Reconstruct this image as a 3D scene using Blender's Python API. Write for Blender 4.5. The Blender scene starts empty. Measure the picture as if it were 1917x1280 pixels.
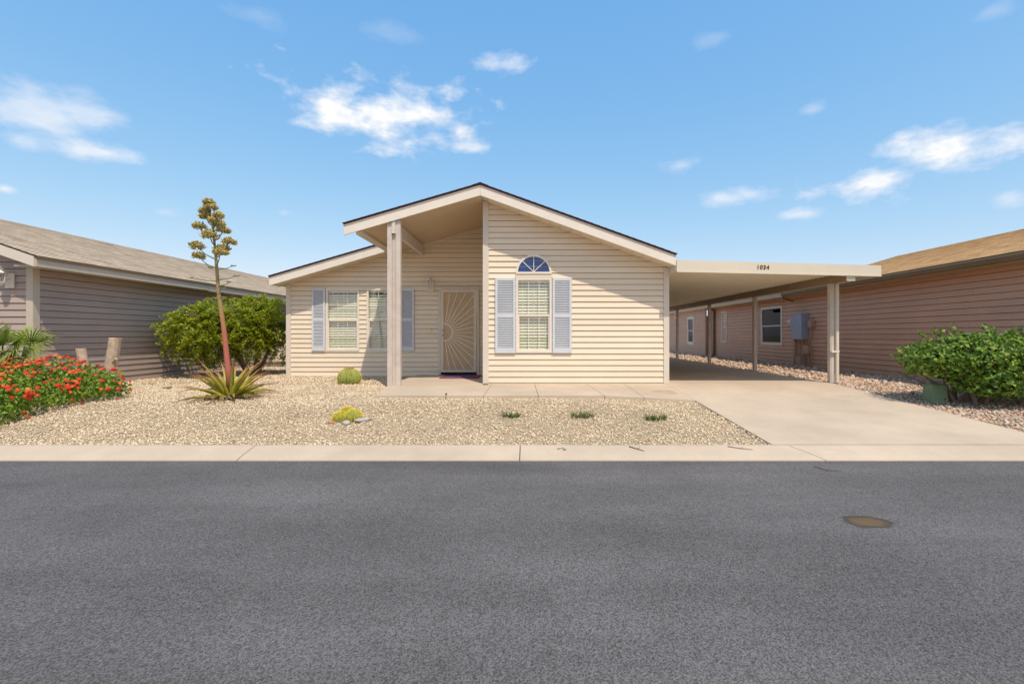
import bpy, bmesh, math, random
import numpy as np
from mathutils import Vector, Matrix, noise
random.seed(7); np.random.seed(7)
SC = bpy.context.scene
COL = SC.collection
# ------------------------------------------------------------------ camera
CAMH = 1.3; F = 905.0; VX, VY = 990.0, 627.0          # photo pixels (1917 wide): focal length and vanishing point
cam = bpy.data.cameras.new('camera'); camo = bpy.data.objects.new('camera', cam); COL.objects.link(camo)
camo.location = (0, 0, CAMH); camo.rotation_euler = (math.radians(90), 0, 0)
cam.sensor_width = 36; cam.lens = 36 * F / 1917
cam.shift_x = -(VX - 958.5) / 1917; cam.shift_y = -(640 - VY) / 1917
cam.clip_end = 3000; cam.clip_start = 0.05
SC.camera = camo
# ------------------------------------------------------------------ light
SUN_DIR = Vector((-.200, .43, -.815)).normalized()     # direction the light travels
sun = bpy.data.lights.new('sun', 'SUN'); suno = bpy.data.objects.new('sun', sun); COL.objects.link(suno)
suno.rotation_euler = SUN_DIR.to_track_quat('-Z', 'Y').to_euler(); suno.location = (3, -6, 20)
sun.energy = 2.1; sun.angle = math.radians(0.53); sun.color = (1.0, .91, .77)
SC.view_settings.view_transform = 'Standard'; SC.view_settings.look = 'None'
SC.view_settings.exposure = 0.88; SC.view_settings.gamma = 1
W = bpy.data.worlds.new('World'); SC.world = W; W.use_nodes = True
def world():
    nt = W.node_tree; nt.nodes.clear(); L = nt.links
    def N(t, **k):
        n = nt.nodes.new(t)
        for a, b in k.items(): setattr(n, a, b)
        return n
    def M(op, a, b=None, c=None, clamp=False):
        n = N('ShaderNodeMath', operation=op); n.use_clamp = clamp
        for i, v in enumerate((a, b, c)):
            if v is None: continue
            if isinstance(v, (int, float)): n.inputs[i].default_value = v
            else: L.new(v, n.inputs[i])
        return n.outputs[0]
    out = N('ShaderNodeOutputWorld'); bg = N('ShaderNodeBackground'); L.new(bg.outputs[0], out.inputs[0])
    sky = N('ShaderNodeTexSky', sky_type='NISHITA'); sky.sun_disc = False
    sky.sun_elevation = math.asin(-SUN_DIR.z); sky.sun_rotation = math.atan2(-SUN_DIR.x, -SUN_DIR.y)
    sky.altitude = 400; sky.air_density = 1.0; sky.dust_density = 1.2; sky.ozone_density = 2.0
    st = N('ShaderNodeVectorMath', operation='SCALE'); st.inputs['Scale'].default_value = 0.15
    L.new(sky.outputs[0], st.inputs[0])
    sc_ = N('ShaderNodeSeparateColor'); cc_ = N('ShaderNodeCombineColor'); L.new(st.outputs[0], sc_.inputs[0])
    for q, (gm, k) in enumerate(((1.0, .70), (.55, .53), (.22, .535))):      # overall grade of the whole sky
        L.new(M('MULTIPLY', M('POWER', sc_.outputs[q], gm), k), cc_.inputs[q])
    skyc = cc_.outputs[0]
    tc = N('ShaderNodeTexCoord'); sp = N('ShaderNodeSeparateXYZ'); L.new(tc.outputs['Generated'], sp.inputs[0])
    x, y, z = sp.outputs
    az = M('ARCTAN2', x, y); el = M('ARCSINE', z)
    # noise in (azimuth, elevation) space, stretched sideways
    cv = N('ShaderNodeCombineXYZ'); L.new(M('MULTIPLY', az, 1.0), cv.inputs[0]); L.new(M('MULTIPLY', el, 1.9), cv.inputs[1])
    n1 = N('ShaderNodeTexNoise'); n1.inputs['Scale'].default_value = 11; n1.inputs['Detail'].default_value = 7; n1.inputs['Roughness'].default_value = .58
    L.new(cv.outputs[0], n1.inputs['Vector'])
    nz = M('SUBTRACT', n1.outputs[0], .5)
    n2 = N('ShaderNodeTexNoise'); n2.inputs['Scale'].default_value = 26; n2.inputs['Detail'].default_value = 3
    L.new(cv.outputs[0], n2.inputs['Vector'])
    P = [(715, 215, 190, 62, 1.0), (640, 190, 90, 30, .7), (940, 118, 60, 24, .7), (884, 276, 52, 20, .75), (60, 205, 130, 50, .62), (165, 210, 90, 40, .6),
         (200, 287, 90, 22, .7), (45, 262, 70, 22, .5), (1790, 278, 170, 44, 1.0), (1640, 338, 120, 36, .95), (1372, 373, 75, 20, .6),
         (1490, 402, 55, 14, .6), (1275, 310, 45, 16, .5), (1520, 206, 35, 14, .4), (1890, 370, 45, 22, .5), (8, 354, 26, 12, .7),
         (310, 397, 36, 12, .35), (530, 398, 20, 9, .35), (1330, 72, 40, 16, .2), (1862, 22, 50, 16, .25), (480, 30, 70, 16, .16), (730, 62, 60, 20, .15)]
    cl = []
    for (px, py, rx, ry, op) in P:
        v = Vector(((px - VX) / F, 1, (VY - py) / F)); a = math.atan2(v.x, v.y); e = math.asin(v.normalized().z)
        k = math.cos(a)
        g_ = 1.25 if rx > 80 else 1.1; cl.append((a, e, rx * g_ / F * k * k, ry * g_ / F * k, op))
    rr = random.Random(5)
    for i in range(8):                                  # the rest of the sky carries the same scattered clouds
        a = rr.uniform(1.0, 2 * math.pi - 1.0); a = a if a < math.pi else a - 2 * math.pi
        cl.append((a, rr.uniform(.1, .6), rr.uniform(.05, .18), rr.uniform(.02, .05), rr.uniform(.4, 1)))
    nz34 = M('MULTIPLY', nz, 2.6)
    ae = N('ShaderNodeCombineXYZ'); L.new(az, ae.inputs[0]); L.new(el, ae.inputs[1]); dens = None
    for (a, e, ra, re, op) in cl:
        vm = N('ShaderNodeVectorMath', operation='MULTIPLY_ADD'); L.new(ae.outputs[0], vm.inputs[0]); vm.inputs[1].default_value = (1 / ra, 1 / re, 0); vm.inputs[2].default_value = (-a / ra, -e / re, 0)
        ln = N('ShaderNodeVectorMath', operation='LENGTH'); L.new(vm.outputs[0], ln.inputs[0])
        d = M('MULTIPLY_ADD', M('SUBTRACT', nz34, ln.outputs['Value']), 1.35 * op, 1.12 * op)
        d = M('MINIMUM', d, op)
        dens = d if dens is None else M('MAXIMUM', dens, d)
    dens = M('MULTIPLY', M('MAXIMUM', dens, 0), M('MULTIPLY_ADD', n2.outputs[0], .7, .62), clamp=True)
    cm = N('ShaderNodeMix', data_type='RGBA'); L.new(dens, cm.inputs['Factor'])
    cm.inputs['A'].default_value = (.40, .44, .53, 1); cm.inputs['B'].default_value = (.56, .56, .55, 1)
    mx = N('ShaderNodeMix', data_type='RGBA'); L.new(dens, mx.inputs['Factor'])
    L.new(skyc, mx.inputs['A']); L.new(cm.outputs['Result'], mx.inputs['B'])
    L.new(mx.outputs['Result'], bg.inputs['Color']); bg.inputs['Strength'].default_value = 1.0
world()
# ------------------------------------------------------------------ materials
def mat(name, col, rough=.7, var=.0, vscale=3.0, bump=0.0, bscale=60, spec=.3, metal=0, speck=None, transl=0, island=None, extra=None):
    """procedural principled; var: low-frequency colour mottling, bump: fine relief, island: list of colours picked per loose piece"""
    m = bpy.data.materials.new(name); m.use_nodes = True; nt = m.node_tree; L = nt.links
    b = nt.nodes['Principled BSDF']; b.inputs['Roughness'].default_value = rough
    b.inputs['Specular IOR Level'].default_value = spec; b.inputs['Metallic'].default_value = metal
    tc = nt.nodes.new('ShaderNodeTexCoord'); src = None
    geo = nt.nodes.new('ShaderNodeNewGeometry')
    if island:
        r = nt.nodes.new('ShaderNodeValToRGB'); oi = nt.nodes.new('ShaderNodeObjectInfo'); L.new(oi.outputs['Random'] if name == 'flower' else geo.outputs['Random Per Island'], r.inputs[0])
        e = r.color_ramp; n = len(island)
        while len(e.elements) < n: e.elements.new(.5)
        for i, c in enumerate(island): e.elements[i].position = i / max(1, n - 1); e.elements[i].color = (*c, 1)
        src = r.outputs[0]
    else:
        rgb = nt.nodes.new('ShaderNodeRGB'); rgb.outputs[0].default_value = (*col, 1); src = rgb.outputs[0]
    if var > 0:
        n = nt.nodes.new('ShaderNodeTexNoise'); n.inputs['Scale'].default_value = vscale; n.inputs['Detail'].default_value = 6; n.inputs['Roughness'].default_value = .65
        L.new(geo.outputs['Position'], n.inputs['Vector'])
        mr = nt.nodes.new('ShaderNodeMapRange'); mr.inputs[1].default_value = .3; mr.inputs[2].default_value = .7; mr.inputs[3].default_value = 1 - var; mr.inputs[4].default_value = 1 + var
        L.new(n.outputs[0], mr.inputs[0])
        v = nt.nodes.new('ShaderNodeVectorMath'); v.operation = 'SCALE'; L.new(src, v.inputs[0]); L.new(mr.outputs[0], v.inputs['Scale']); src = v.outputs[0]
    if speck:
        sc, amt = speck
        vo = nt.nodes.new('ShaderNodeTexVoronoi'); vo.inputs['Scale'].default_value = sc; L.new(geo.outputs['Position'], vo.inputs['Vector'])
        bw = nt.nodes.new('ShaderNodeRGBToBW'); L.new(vo.outputs['Color'], bw.inputs[0])
        mr = nt.nodes.new('ShaderNodeMapRange'); mr.inputs[1].default_value = .15; mr.inputs[2].default_value = .85; mr.inputs[3].default_value = 1 - amt; mr.inputs[4].default_value = 1 + amt
        L.new(bw.outputs[0], mr.inputs[0])
        v = nt.nodes.new('ShaderNodeVectorMath'); v.operation = 'SCALE'; L.new(src, v.inputs[0]); L.new(mr.outputs[0], v.inputs['Scale']); src = v.outputs[0]
    if name.startswith('siding'):
        oi = nt.nodes.new('ShaderNodeObjectInfo'); mr = nt.nodes.new('ShaderNodeMapRange'); mr.inputs[3].default_value = .955; mr.inputs[4].default_value = 1.035; L.new(oi.outputs['Random'], mr.inputs[0])
        v = nt.nodes.new('ShaderNodeVectorMath'); v.operation = 'SCALE'; L.new(src, v.inputs[0]); L.new(mr.outputs[0], v.inputs['Scale']); src = v.outputs[0]
    if extra: src = extra(nt, L, src, geo)
    L.new(src, b.inputs['Base Color'])
    if bump > 0:
        n = nt.nodes.new('ShaderNodeTexNoise'); n.inputs['Scale'].default_value = bscale; n.inputs['Detail'].default_value = 4
        L.new(geo.outputs['Position'], n.inputs['Vector'])
        bp = nt.nodes.new('ShaderNodeBump'); bp.inputs['Strength'].default_value = bump; bp.inputs['Distance'].default_value = .01
        L.new(n.outputs[0], bp.inputs['Height']); L.new(bp.outputs[0], b.inputs['Normal'])
    if transl > 0:
        t = nt.nodes.new('ShaderNodeBsdfTranslucent'); L.new(src, t.inputs[0])
        mx = nt.nodes.new('ShaderNodeMixShader'); mx.inputs[0].default_value = transl
        L.new(b.outputs[0], mx.inputs[1]); L.new(t.outputs[0], mx.inputs[2]); L.new(mx.outputs[0], nt.nodes['Material Output'].inputs[0])
    return m
def grooves(axis, period, depth=.35):
    def ex(nt, L, src, geo):
        b = nt.nodes['Principled BSDF']
        s = nt.nodes.new('ShaderNodeSeparateXYZ'); L.new(geo.outputs['Position'], s.inputs[0])
        m = nt.nodes.new('ShaderNodeMath'); m.operation = 'PINGPONG'; m.inputs[1].default_value = period / 2; L.new(s.outputs[axis], m.inputs[0])
        r = nt.nodes.new('ShaderNodeMapRange'); r.inputs[1].default_value = 0; r.inputs[2].default_value = period * .12; L.new(m.outputs[0], r.inputs[0])
        bp = nt.nodes.new('ShaderNodeBump'); bp.inputs['Strength'].default_value = 1; bp.inputs['Distance'].default_value = .012
        L.new(r.outputs[0], bp.inputs['Height']); L.new(bp.outputs[0], b.inputs['Normal'])
        return src
    return ex
def shingle_mat(name, c1, c2, c3):
    m = bpy.data.materials.new(name); m.use_nodes = True; nt = m.node_tree; L = nt.links
    b = nt.nodes['Principled BSDF']; b.inputs['Roughness'].default_value = .95; b.inputs['Specular IOR Level'].default_value = .1
    uv = nt.nodes.new('ShaderNodeUVMap')
    br = nt.nodes.new('ShaderNodeTexBrick'); L.new(uv.outputs[0], br.inputs['Vector'])
    br.inputs['Scale'].default_value = 1; br.inputs['Brick Width'].default_value = .26; br.inputs['Row Height'].default_value = .14; br.inputs['Mortar Size'].default_value = .004
    br.inputs['Color1'].default_value = (*c1, 1); br.inputs['Color2'].default_value = (*c2, 1); br.inputs['Mortar'].default_value = (*[k * .45 for k in c1], 1); br.inputs['Bias'].default_value = 0
    n = nt.nodes.new('ShaderNodeTexNoise'); n.inputs['Scale'].default_value = 2.4; n.inputs['Detail'].default_value = 8; n.inputs['Roughness'].default_value = .8; L.new(uv.outputs[0], n.inputs['Vector'])
    mp = nt.nodes.new('ShaderNodeMapRange'); mp.inputs[1].default_value = .42; mp.inputs[2].default_value = .6; L.new(n.outputs[0], mp.inputs[0])
    mx = nt.nodes.new('ShaderNodeMix'); mx.data_type = 'RGBA'; L.new(mp.outputs[0], mx.inputs['Factor']); L.new(br.outputs[0], mx.inputs['A']); mx.inputs['B'].default_value = (*c3, 1)
    mul = nt.nodes.new('ShaderNodeMix'); mul.data_type = 'RGBA'; mul.inputs['Factor'].default_value = .55
    L.new(br.outputs[0], mul.inputs['A']); L.new(mx.outputs['Result'], mul.inputs['B'])
    L.new(mul.outputs['Result'], b.inputs['Base Color'])
    return m
def glass_mat(name, tint=(1, 1, 1), refl=.22):
    m = bpy.data.materials.new(name); m.use_nodes = True; nt = m.node_tree; L = nt.links; nt.nodes.remove(nt.nodes['Principled BSDF'])
    t = nt.nodes.new('ShaderNodeBsdfTransparent'); t.inputs[0].default_value = (*tint, 1)
    g = nt.nodes.new('ShaderNodeBsdfGlossy'); g.inputs['Roughness'].default_value = .01
    f = nt.nodes.new('ShaderNodeFresnel'); f.inputs[0].default_value = 1.5
    a0 = nt.nodes.new('ShaderNodeMath'); a0.operation = 'ADD'; a0.inputs[1].default_value = refl; L.new(f.outputs[0], a0.inputs[0])
    ge = nt.nodes.new('ShaderNodeNewGeometry'); iv = nt.nodes.new('ShaderNodeMath'); iv.operation = 'SUBTRACT'; iv.inputs[0].default_value = 1; L.new(ge.outputs['Backfacing'], iv.inputs[1])
    a = nt.nodes.new('ShaderNodeMath'); a.operation = 'MULTIPLY'; a.use_clamp = True; L.new(a0.outputs[0], a.inputs[0]); L.new(iv.outputs[0], a.inputs[1])
    mx = nt.nodes.new('ShaderNodeMixShader'); L.new(a.outputs[0], mx.inputs[0]); L.new(t.outputs[0], mx.inputs[1]); L.new(g.outputs[0], mx.inputs[2])
    L.new(mx.outputs[0], nt.nodes['Material Output'].inputs[0])
    return m
def leaf_gradient(name, stops, rough=.5, transl=.15):
    m = bpy.data.materials.new(name); m.use_nodes = True; nt = m.node_tree; L = nt.links
    b = nt.nodes['Principled BSDF']; b.inputs['Roughness'].default_value = rough
    uv = nt.nodes.new('ShaderNodeUVMap'); s = nt.nodes.new('ShaderNodeSeparateXYZ'); L.new(uv.outputs[0], s.inputs[0])
    r = nt.nodes.new('ShaderNodeValToRGB'); e = r.color_ramp
    while len(e.elements) < len(stops): e.elements.new(.5)
    for i, (p, c) in enumerate(stops): e.elements[i].position = p; e.elements[i].color = (*c, 1)
    n = nt.nodes.new('ShaderNodeTexNoise'); n.inputs['Scale'].default_value = 9; g = nt.nodes.new('ShaderNodeNewGeometry'); L.new(g.outputs['Position'], n.inputs['Vector'])
    ma = nt.nodes.new('ShaderNodeMath'); ma.operation = 'MULTIPLY_ADD'; ma.inputs[1].default_value = .3; ma.inputs[2].default_value = -.15; L.new(n.outputs[0], ma.inputs[0])
    ad = nt.nodes.new('ShaderNodeMath'); ad.operation = 'ADD'; L.new(ma.outputs[0], ad.inputs[0]); L.new(s.outputs[1], ad.inputs[1]); L.new(ad.outputs[0], r.inputs[0])
    L.new(r.outputs[0], b.inputs['Base Color'])
    t = nt.nodes.new('ShaderNodeBsdfTranslucent'); L.new(r.outputs[0], t.inputs[0]); mx = nt.nodes.new('ShaderNodeMixShader'); mx.inputs[0].default_value = transl
    L.new(b.outputs[0], mx.inputs[1]); L.new(t.outputs[0], mx.inputs[2]); L.new(mx.outputs[0], nt.nodes['Material Output'].inputs[0])
    return m
def stain(nt, L, src, geo):        # rusty spill on the asphalt, long wear streaks
    s = nt.nodes.new('ShaderNodeSeparateXYZ'); L.new(geo.outputs['Position'], s.inputs[0])
    n = nt.nodes.new('ShaderNodeTexNoise'); n.inputs['Scale'].default_value = 9; n.inputs['Detail'].default_value = 5; L.new(geo.outputs['Position'], n.inputs['Vector'])
    def M(op, a, b):
        k = nt.nodes.new('ShaderNodeMath'); k.operation = op
        for i, v in enumerate((a, b)):
            if isinstance(v, (int, float)): k.inputs[i].default_value = v
            else: L.new(v, k.inputs[i])
        return k.outputs[0]
    dx = M('DIVIDE', M('SUBTRACT', s.outputs[0], 2.36), .17); dy = M('DIVIDE', M('SUBTRACT', s.outputs[1], 3.37), .125)
    d = M('ADD', M('SQRT', M('ADD', M('MULTIPLY', dx, dx), M('MULTIPLY', dy, dy)), 0), M('MULTIPLY', M('SUBTRACT', n.outputs[0], .5), .55))
    mr = nt.nodes.new('ShaderNodeMapRange'); mr.inputs[1].default_value = 1.05; mr.inputs[2].default_value = .85; L.new(d, mr.inputs[0])
    mx = nt.nodes.new('ShaderNodeMix'); mx.data_type = 'RGBA'; L.new(mr.outputs[0], mx.inputs['Factor']); L.new(src, mx.inputs['A'])
    r2 = nt.nodes.new('ShaderNodeValToRGB'); L.new(d, r2.inputs[0]); r2.color_ramp.elements[0].color = (.135, .092, .05, 1); r2.color_ramp.elements[0].position = .45; r2.color_ramp.elements[1].color = (.055, .05, .047, 1); r2.color_ramp.elements[1].position = .9
    L.new(r2.outputs[0], mx.inputs['B'])
    mp = nt.nodes.new('ShaderNodeMapping'); mp.inputs['Scale'].default_value = (.16, 1.1, 1); L.new(geo.outputs['Position'], mp.inputs[0])
    n3 = nt.nodes.new('ShaderNodeTexNoise'); n3.inputs['Scale'].default_value = 1.6; n3.inputs['Detail'].default_value = 5; L.new(mp.outputs[0], n3.inputs['Vector'])
    m3 = nt.nodes.new('ShaderNodeMapRange'); m3.inputs[1].default_value = .3; m3.inputs[2].default_value = .7; m3.inputs[3].default_value = .84; m3.inputs[4].default_value = 1.14; L.new(n3.outputs[0], m3.inputs[0])
    v3 = nt.nodes.new('ShaderNodeVectorMath'); v3.operation = 'SCALE'; L.new(mx.outputs['Result'], v3.inputs[0]); L.new(m3.outputs[0], v3.inputs['Scale'])
    return v3.outputs[0]
MT = dict(
    asphalt=mat('asphalt', (.128, .120, .117), .9, .18, .6, .6, 180, .2, speck=(160, .48), extra=stain),
    concrete=mat('concrete', (.51, .41, .305), .9, .13, .9, .15, 90, .2, speck=(220, .06)),
    joint=mat('joint', (.16, .12, .09), .95),
    soil=mat('soil', (.42, .32, .22), .95, .2, 2, .5, 40),
    gravel_bed=mat('gravel_bed', (.42, .33, .22), .95, .3, 30, .8, 70),
    stones=mat('stones', (1, 1, 1), .85, .12, 1.2, island=[(.28, .19, .11), (.66, .50, .32), (.76, .62, .42), (.55, .41, .26), (.82, .71, .52), (.70, .55, .37), (.40, .30, .19), (.78, .63, .45)]),
    redstones=mat('redstones', (1, 1, 1), .85, .1, 1.2, island=[(.30, .17, .11), (.58, .40, .28), (.52, .33, .22), (.66, .52, .38), (.42, .33, .28), (.36, .22, .15), (.62, .46, .33), (.5, .45, .40)]),
    siding=mat('siding', (.775, .65, .49), .55, .035, 1.5, .04, 30, .3),
    siding_left=mat('siding_left', (.41, .32, .275), .6, .05, 1.5, .05, 30, .3),
    siding_right=mat('siding_right', (.62, .345, .22), .6, .06, 1.2, .05, 30, .3),
    trim=mat('trim', (.66, .58, .48), .5, .05, 3),
    trim_left=mat('trim_left', (.54, .45, .36), .5, .05, 3),
    trim_right=mat('trim_right', (.50, .34, .2), .5, .05, 3),
    white=mat('white', (.76, .68, .58), .5, .05, 4),
    post=mat('post', (.58, .50, .43), .55, .12, 5, .05, 60),
    shutter=mat('shutter', (.60, .615, .64), .5, .04, 4),
    soffit=mat('soffit', (.68, .52, .34), .6, .05, 2, extra=grooves(1, .05)),
    rake_soffit=mat('rake_soffit', (.72, .61, .45), .6, .05, 2, extra=grooves(0, .2)),
    shingle_dark=shingle_mat('shingle_dark', (.060, .026, .026), (.035, .018, .02), (.075, .035, .03)),
    shingle_left=shingle_mat('shingle_left', (.58, .46, .34), (.36, .28, .21), (.66, .55, .40)),
    shingle_right=shingle_mat('shingle_right', (.74, .46, .22), (.48, .28, .13), (.80, .54, .28)),
    glass=glass_mat('glass', (.95, .97, .96), .10),
    glass_blue=glass_mat('glass_blue', (.6, .75, .92), .04),
    glass_dark=glass_mat('glass_dark', (.05, .06, .14), -.06),
    blind=mat('blind', (.88, .83, .62), .6, .03, 3),
    screen=mat('screen', (.56, .41, .25), .6, .08, 4, .5, 500),
    door_trim=mat('door_trim', (.66, .56, .44), .45, .04, 4),
    steel=mat('steel', (.5, .5, .52), .3, .05, 5, metal=1),
    brass=mat('brass', (.7, .5, .15), .3, metal=1),
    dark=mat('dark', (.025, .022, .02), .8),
    carport=mat('carport', (.68, .60, .47), .45, .05, 1.2),
    pan=mat('pan', (.80, .73, .58), .45, .05, 1.2),
    beam=mat('beam', (.30, .21, .125), .5, .12, 2),
    panelgrey=mat('panelgrey', (.30, .32, .40), .45, .06, 4),
    conduit=mat('conduit', (.42, .27, .19), .6, .1, 5),
    green_box=mat('green_box', (.22, .30, .17), .6, .10, 8),
    bark=mat('bark', (.20, .14, .10), .9, .25, 20, .6, 60),
    stump=mat('stump', (.50, .37, .27), .85, .28, 14, .6, 50),
    cutwood=mat('cutwood', (.62, .42, .28), .85, .2, 30),
    tree_leaf=mat('tree_leaf', (1, 1, 1), .5, .25, 2.2, transl=.4, island=[(.17, .24, .012), (.34, .40, .02), (.27, .34, .018), (.46, .46, .03), (.22, .29, .015)]),
    hedge_leaf=mat('hedge_leaf', (1, 1, 1), .55, .2, 5, spec=.5, transl=.25, island=[(.035, .10, .012), (.13, .25, .022), (.24, .36, .03), (.07, .17, .018), (.34, .39, .05)]),
    lantana_leaf=mat('lantana_leaf', (1, 1, 1), .45, .2, 5, transl=.3, island=[(.06, .15, .015), (.20, .32, .025), (.28, .38, .04), (.12, .24, .02), (.38, .38, .06)]),
    flower=mat('flower', (1, 1, 1), .6, .15, 30, transl=.2, island=[(.70, .035, .015), (.75, .10, .02), (.62, .02, .02), (.80, .20, .03), (.70, .05, .02), (.55, .02, .03), (.8, .28, .04)]),
    palm=leaf_gradient('palm', [(0, (.12, .2, .025)), (.6, (.28, .36, .05)), (1, (.52, .50, .16))], .45, .3),
    deadpalm=mat('deadpalm', (.24, .18, .10), .9, .3, 20),
    agave=leaf_gradient('agave', [(0, (.50, .46, .05)), (.45, (.42, .38, .05)), (.75, (.46, .26, .07)), (1, (.36, .11, .07))], .45, .1),
    stalk=leaf_gradient('stalk', [(0, (.42, .14, .08)), (.30, (.40, .11, .075)), (.44, (.33, .20, .08)), (1, (.30, .27, .10))], .6, 0),
    bloom=mat('bloom', (1, 1, 1), .7, .25, 25, transl=.2, island=[(.62, .52, .16), (.48, .40, .13), (.72, .62, .28), (.36, .28, .10), (.62, .52, .15)]),
    pod=mat('pod', (.20, .22, .10), .8, .2, 20),
    cactus=mat('cactus', (.25, .29, .06), .7, .15, 20),
    spine=mat('spine', (1, 1, 1), .6, island=[(.75, .62, .14), (.62, .44, .08), (.82, .72, .25), (.6, .35, .1)]),
    spine_gold=mat('spine_gold', (1, 1, 1), .6, transl=.3, island=[(.88, .72, .08), (.80, .60, .04), (.92, .82, .20)]),
    tuft=mat('tuft', (1, 1, 1), .5, .1, 5, island=[(.05, .10, .03), (.11, .17, .05), (.16, .22, .06), (.22, .22, .08)]),
    rock=mat('rock', (.42, .38, .36), .85, .25, 12, .5, 40),
    rock_red=mat('rock_red', (.48, .22, .13), .85, .25, 12, .5, 40),
    twig=mat('twig', (.16, .10, .06), .9, .2, 30),
    mat_red=mat('mat_red', (.30, .05, .06), .95, .1, 3, .4, 200, extra=None),
    mat_blue=mat('mat_blue', (.10, .10, .28), .95, .1, 3, .4, 200),
    door_bar=mat('door_bar', (.86, .78, .64), .4, .03, 4),
    digit=mat('digit', (.09, .045, .025), .5),
    gutter_brown=mat('gutter_brown', (.20, .125, .06), .5, .1, 3),
    rubble=mat('rubble', (.2, .16, .12), .9, .3, 20, .5, 50),
)
# ------------------------------------------------------------------ mesh helpers
WP = {}
class MB:
    def __init__(s): s.v = []; s.f = []; s.uv = None
    def add(s, vs, fs):
        o = len(s.v); s.v += [tuple(p) for p in vs]; s.f += [tuple(i + o for i in q) for q in fs]; return s
    def box(s, x0, x1, y0, y1, z0, z1):
        return s.add([(x0, y0, z0), (x1, y0, z0), (x1, y1, z0), (x0, y1, z0), (x0, y0, z1), (x1, y0, z1), (x1, y1, z1), (x0, y1, z1)],
                     [(0, 3, 2, 1), (4, 5, 6, 7), (0, 1, 5, 4), (1, 2, 6, 5), (2, 3, 7, 6), (3, 0, 4, 7)])
    def prism(s, A, B):          # two matching closed loops
        n = len(A)
        return s.add(list(A) + list(B), [tuple(range(n - 1, -1, -1)), tuple(range(n, 2 * n))] + [(i, (i + 1) % n, n + (i + 1) % n, n + i) for i in range(n)])
    def bar(s, a, b, w, h=None, up=(0, 0, 1)):
        a, b = Vector(a), Vector(b); h = h or w; d = (b - a).normalized(); u = Vector(up)
        if abs(d.dot(u)) > .98: u = Vector((0, 1, 0))
        r = d.cross(u).normalized(); t = r.cross(d)
        q = [r * w / 2 + t * h / 2, -r * w / 2 + t * h / 2, -r * w / 2 - t * h / 2, r * w / 2 - t * h / 2]
        return s.prism([a + k for k in q], [b + k for k in q])
    def tube(s, pts, rad, n=8, cap=True):
        pts = [Vector(p) for p in pts]; o = len(s.v)
        if isinstance(rad, (int, float)): rad = [rad] * len(pts)
        ref = Vector((.31, .87, .2)).normalized()
        for i, p in enumerate(pts):
            d = (pts[min(i + 1, len(pts) - 1)] - pts[max(i - 1, 0)]).normalized()
            r = d.cross(ref).normalized(); t = d.cross(r)
            for k in range(n):
                a = 2 * math.pi * k / n; s.v.append(tuple(p + (r * math.cos(a) + t * math.sin(a)) * rad[i]))
        for i in range(len(pts) - 1):
            for k in range(n): s.f.append((o + i * n + k, o + i * n + (k + 1) % n, o + (i + 1) * n + (k + 1) % n, o + (i + 1) * n + k))
        if cap:
            s.f.append(tuple(o + k for k in range(n))[::-1]); s.f.append(tuple(o + (len(pts) - 1) * n + k for k in range(n)))
        return s
    def build(s, name, m, parent=None, smooth=False, fix=True, origin=None):
        a = np.array(s.v, dtype=float)
        if origin is None: origin = ((a[:, 0].min() + a[:, 0].max()) / 2, (a[:, 1].min() + a[:, 1].max()) / 2, a[:, 2].min())
        me = bpy.data.meshes.new(name); me.from_pydata((a - np.array(origin)).tolist(), [], s.f)
        if s.uv:
            l = me.uv_layers.new(name='UVMap')
            flat = [c for q in s.uv for c in q]; l.data.foreach_set('uv', [k for c in flat for k in c])
        if fix:
            bm = bmesh.new(); bm.from_mesh(me); bmesh.ops.recalc_face_normals(bm, faces=bm.faces); bm.to_mesh(me); bm.free()
        if smooth: me.polygons.foreach_set('use_smooth', [True] * len(me.polygons))
        me.materials.append(MT[m] if isinstance(m, str) else m); me.update()
        o = bpy.data.objects.new(name, me); COL.objects.link(o)
        base = WP[parent] if parent else Vector((0, 0, 0)); o.location = Vector(origin) - base; WP[o] = Vector(origin)
        if parent: o.parent = parent
        return o
def thing(name, loc, label, cat, group=None):
    o = bpy.data.objects.new(name, None); COL.objects.link(o); o.location = loc; o.empty_display_size = .2; WP[o] = Vector(loc)
    return tag(o, label, cat, group)
def tag(o, label, cat, group=None):
    o['label'] = label; o['category'] = cat
    if group: o['group'] = group
    return o
def struct(o): o['kind'] = 'structure'; return o
def stuff(o): o['kind'] = 'stuff'; return o
def box(name, m, parent, *a): return MB().box(*a).build(name, m, parent)
def clip(poly, a, b, c):         # keep a*u + b*z <= c
    out = []
    for i in range(len(poly)):
        p, q = poly[i], poly[(i + 1) % len(poly)]; dp = a * p[0] + b * p[1] - c; dq = a * q[0] + b * q[1] - c
        if dp <= 0: out.append(p)
        if dp * dq < 0: t = dp / (dp - dq); out.append((p[0] + (q[0] - p[0]) * t, p[1] + (q[1] - p[1]) * t))
    return out
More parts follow.
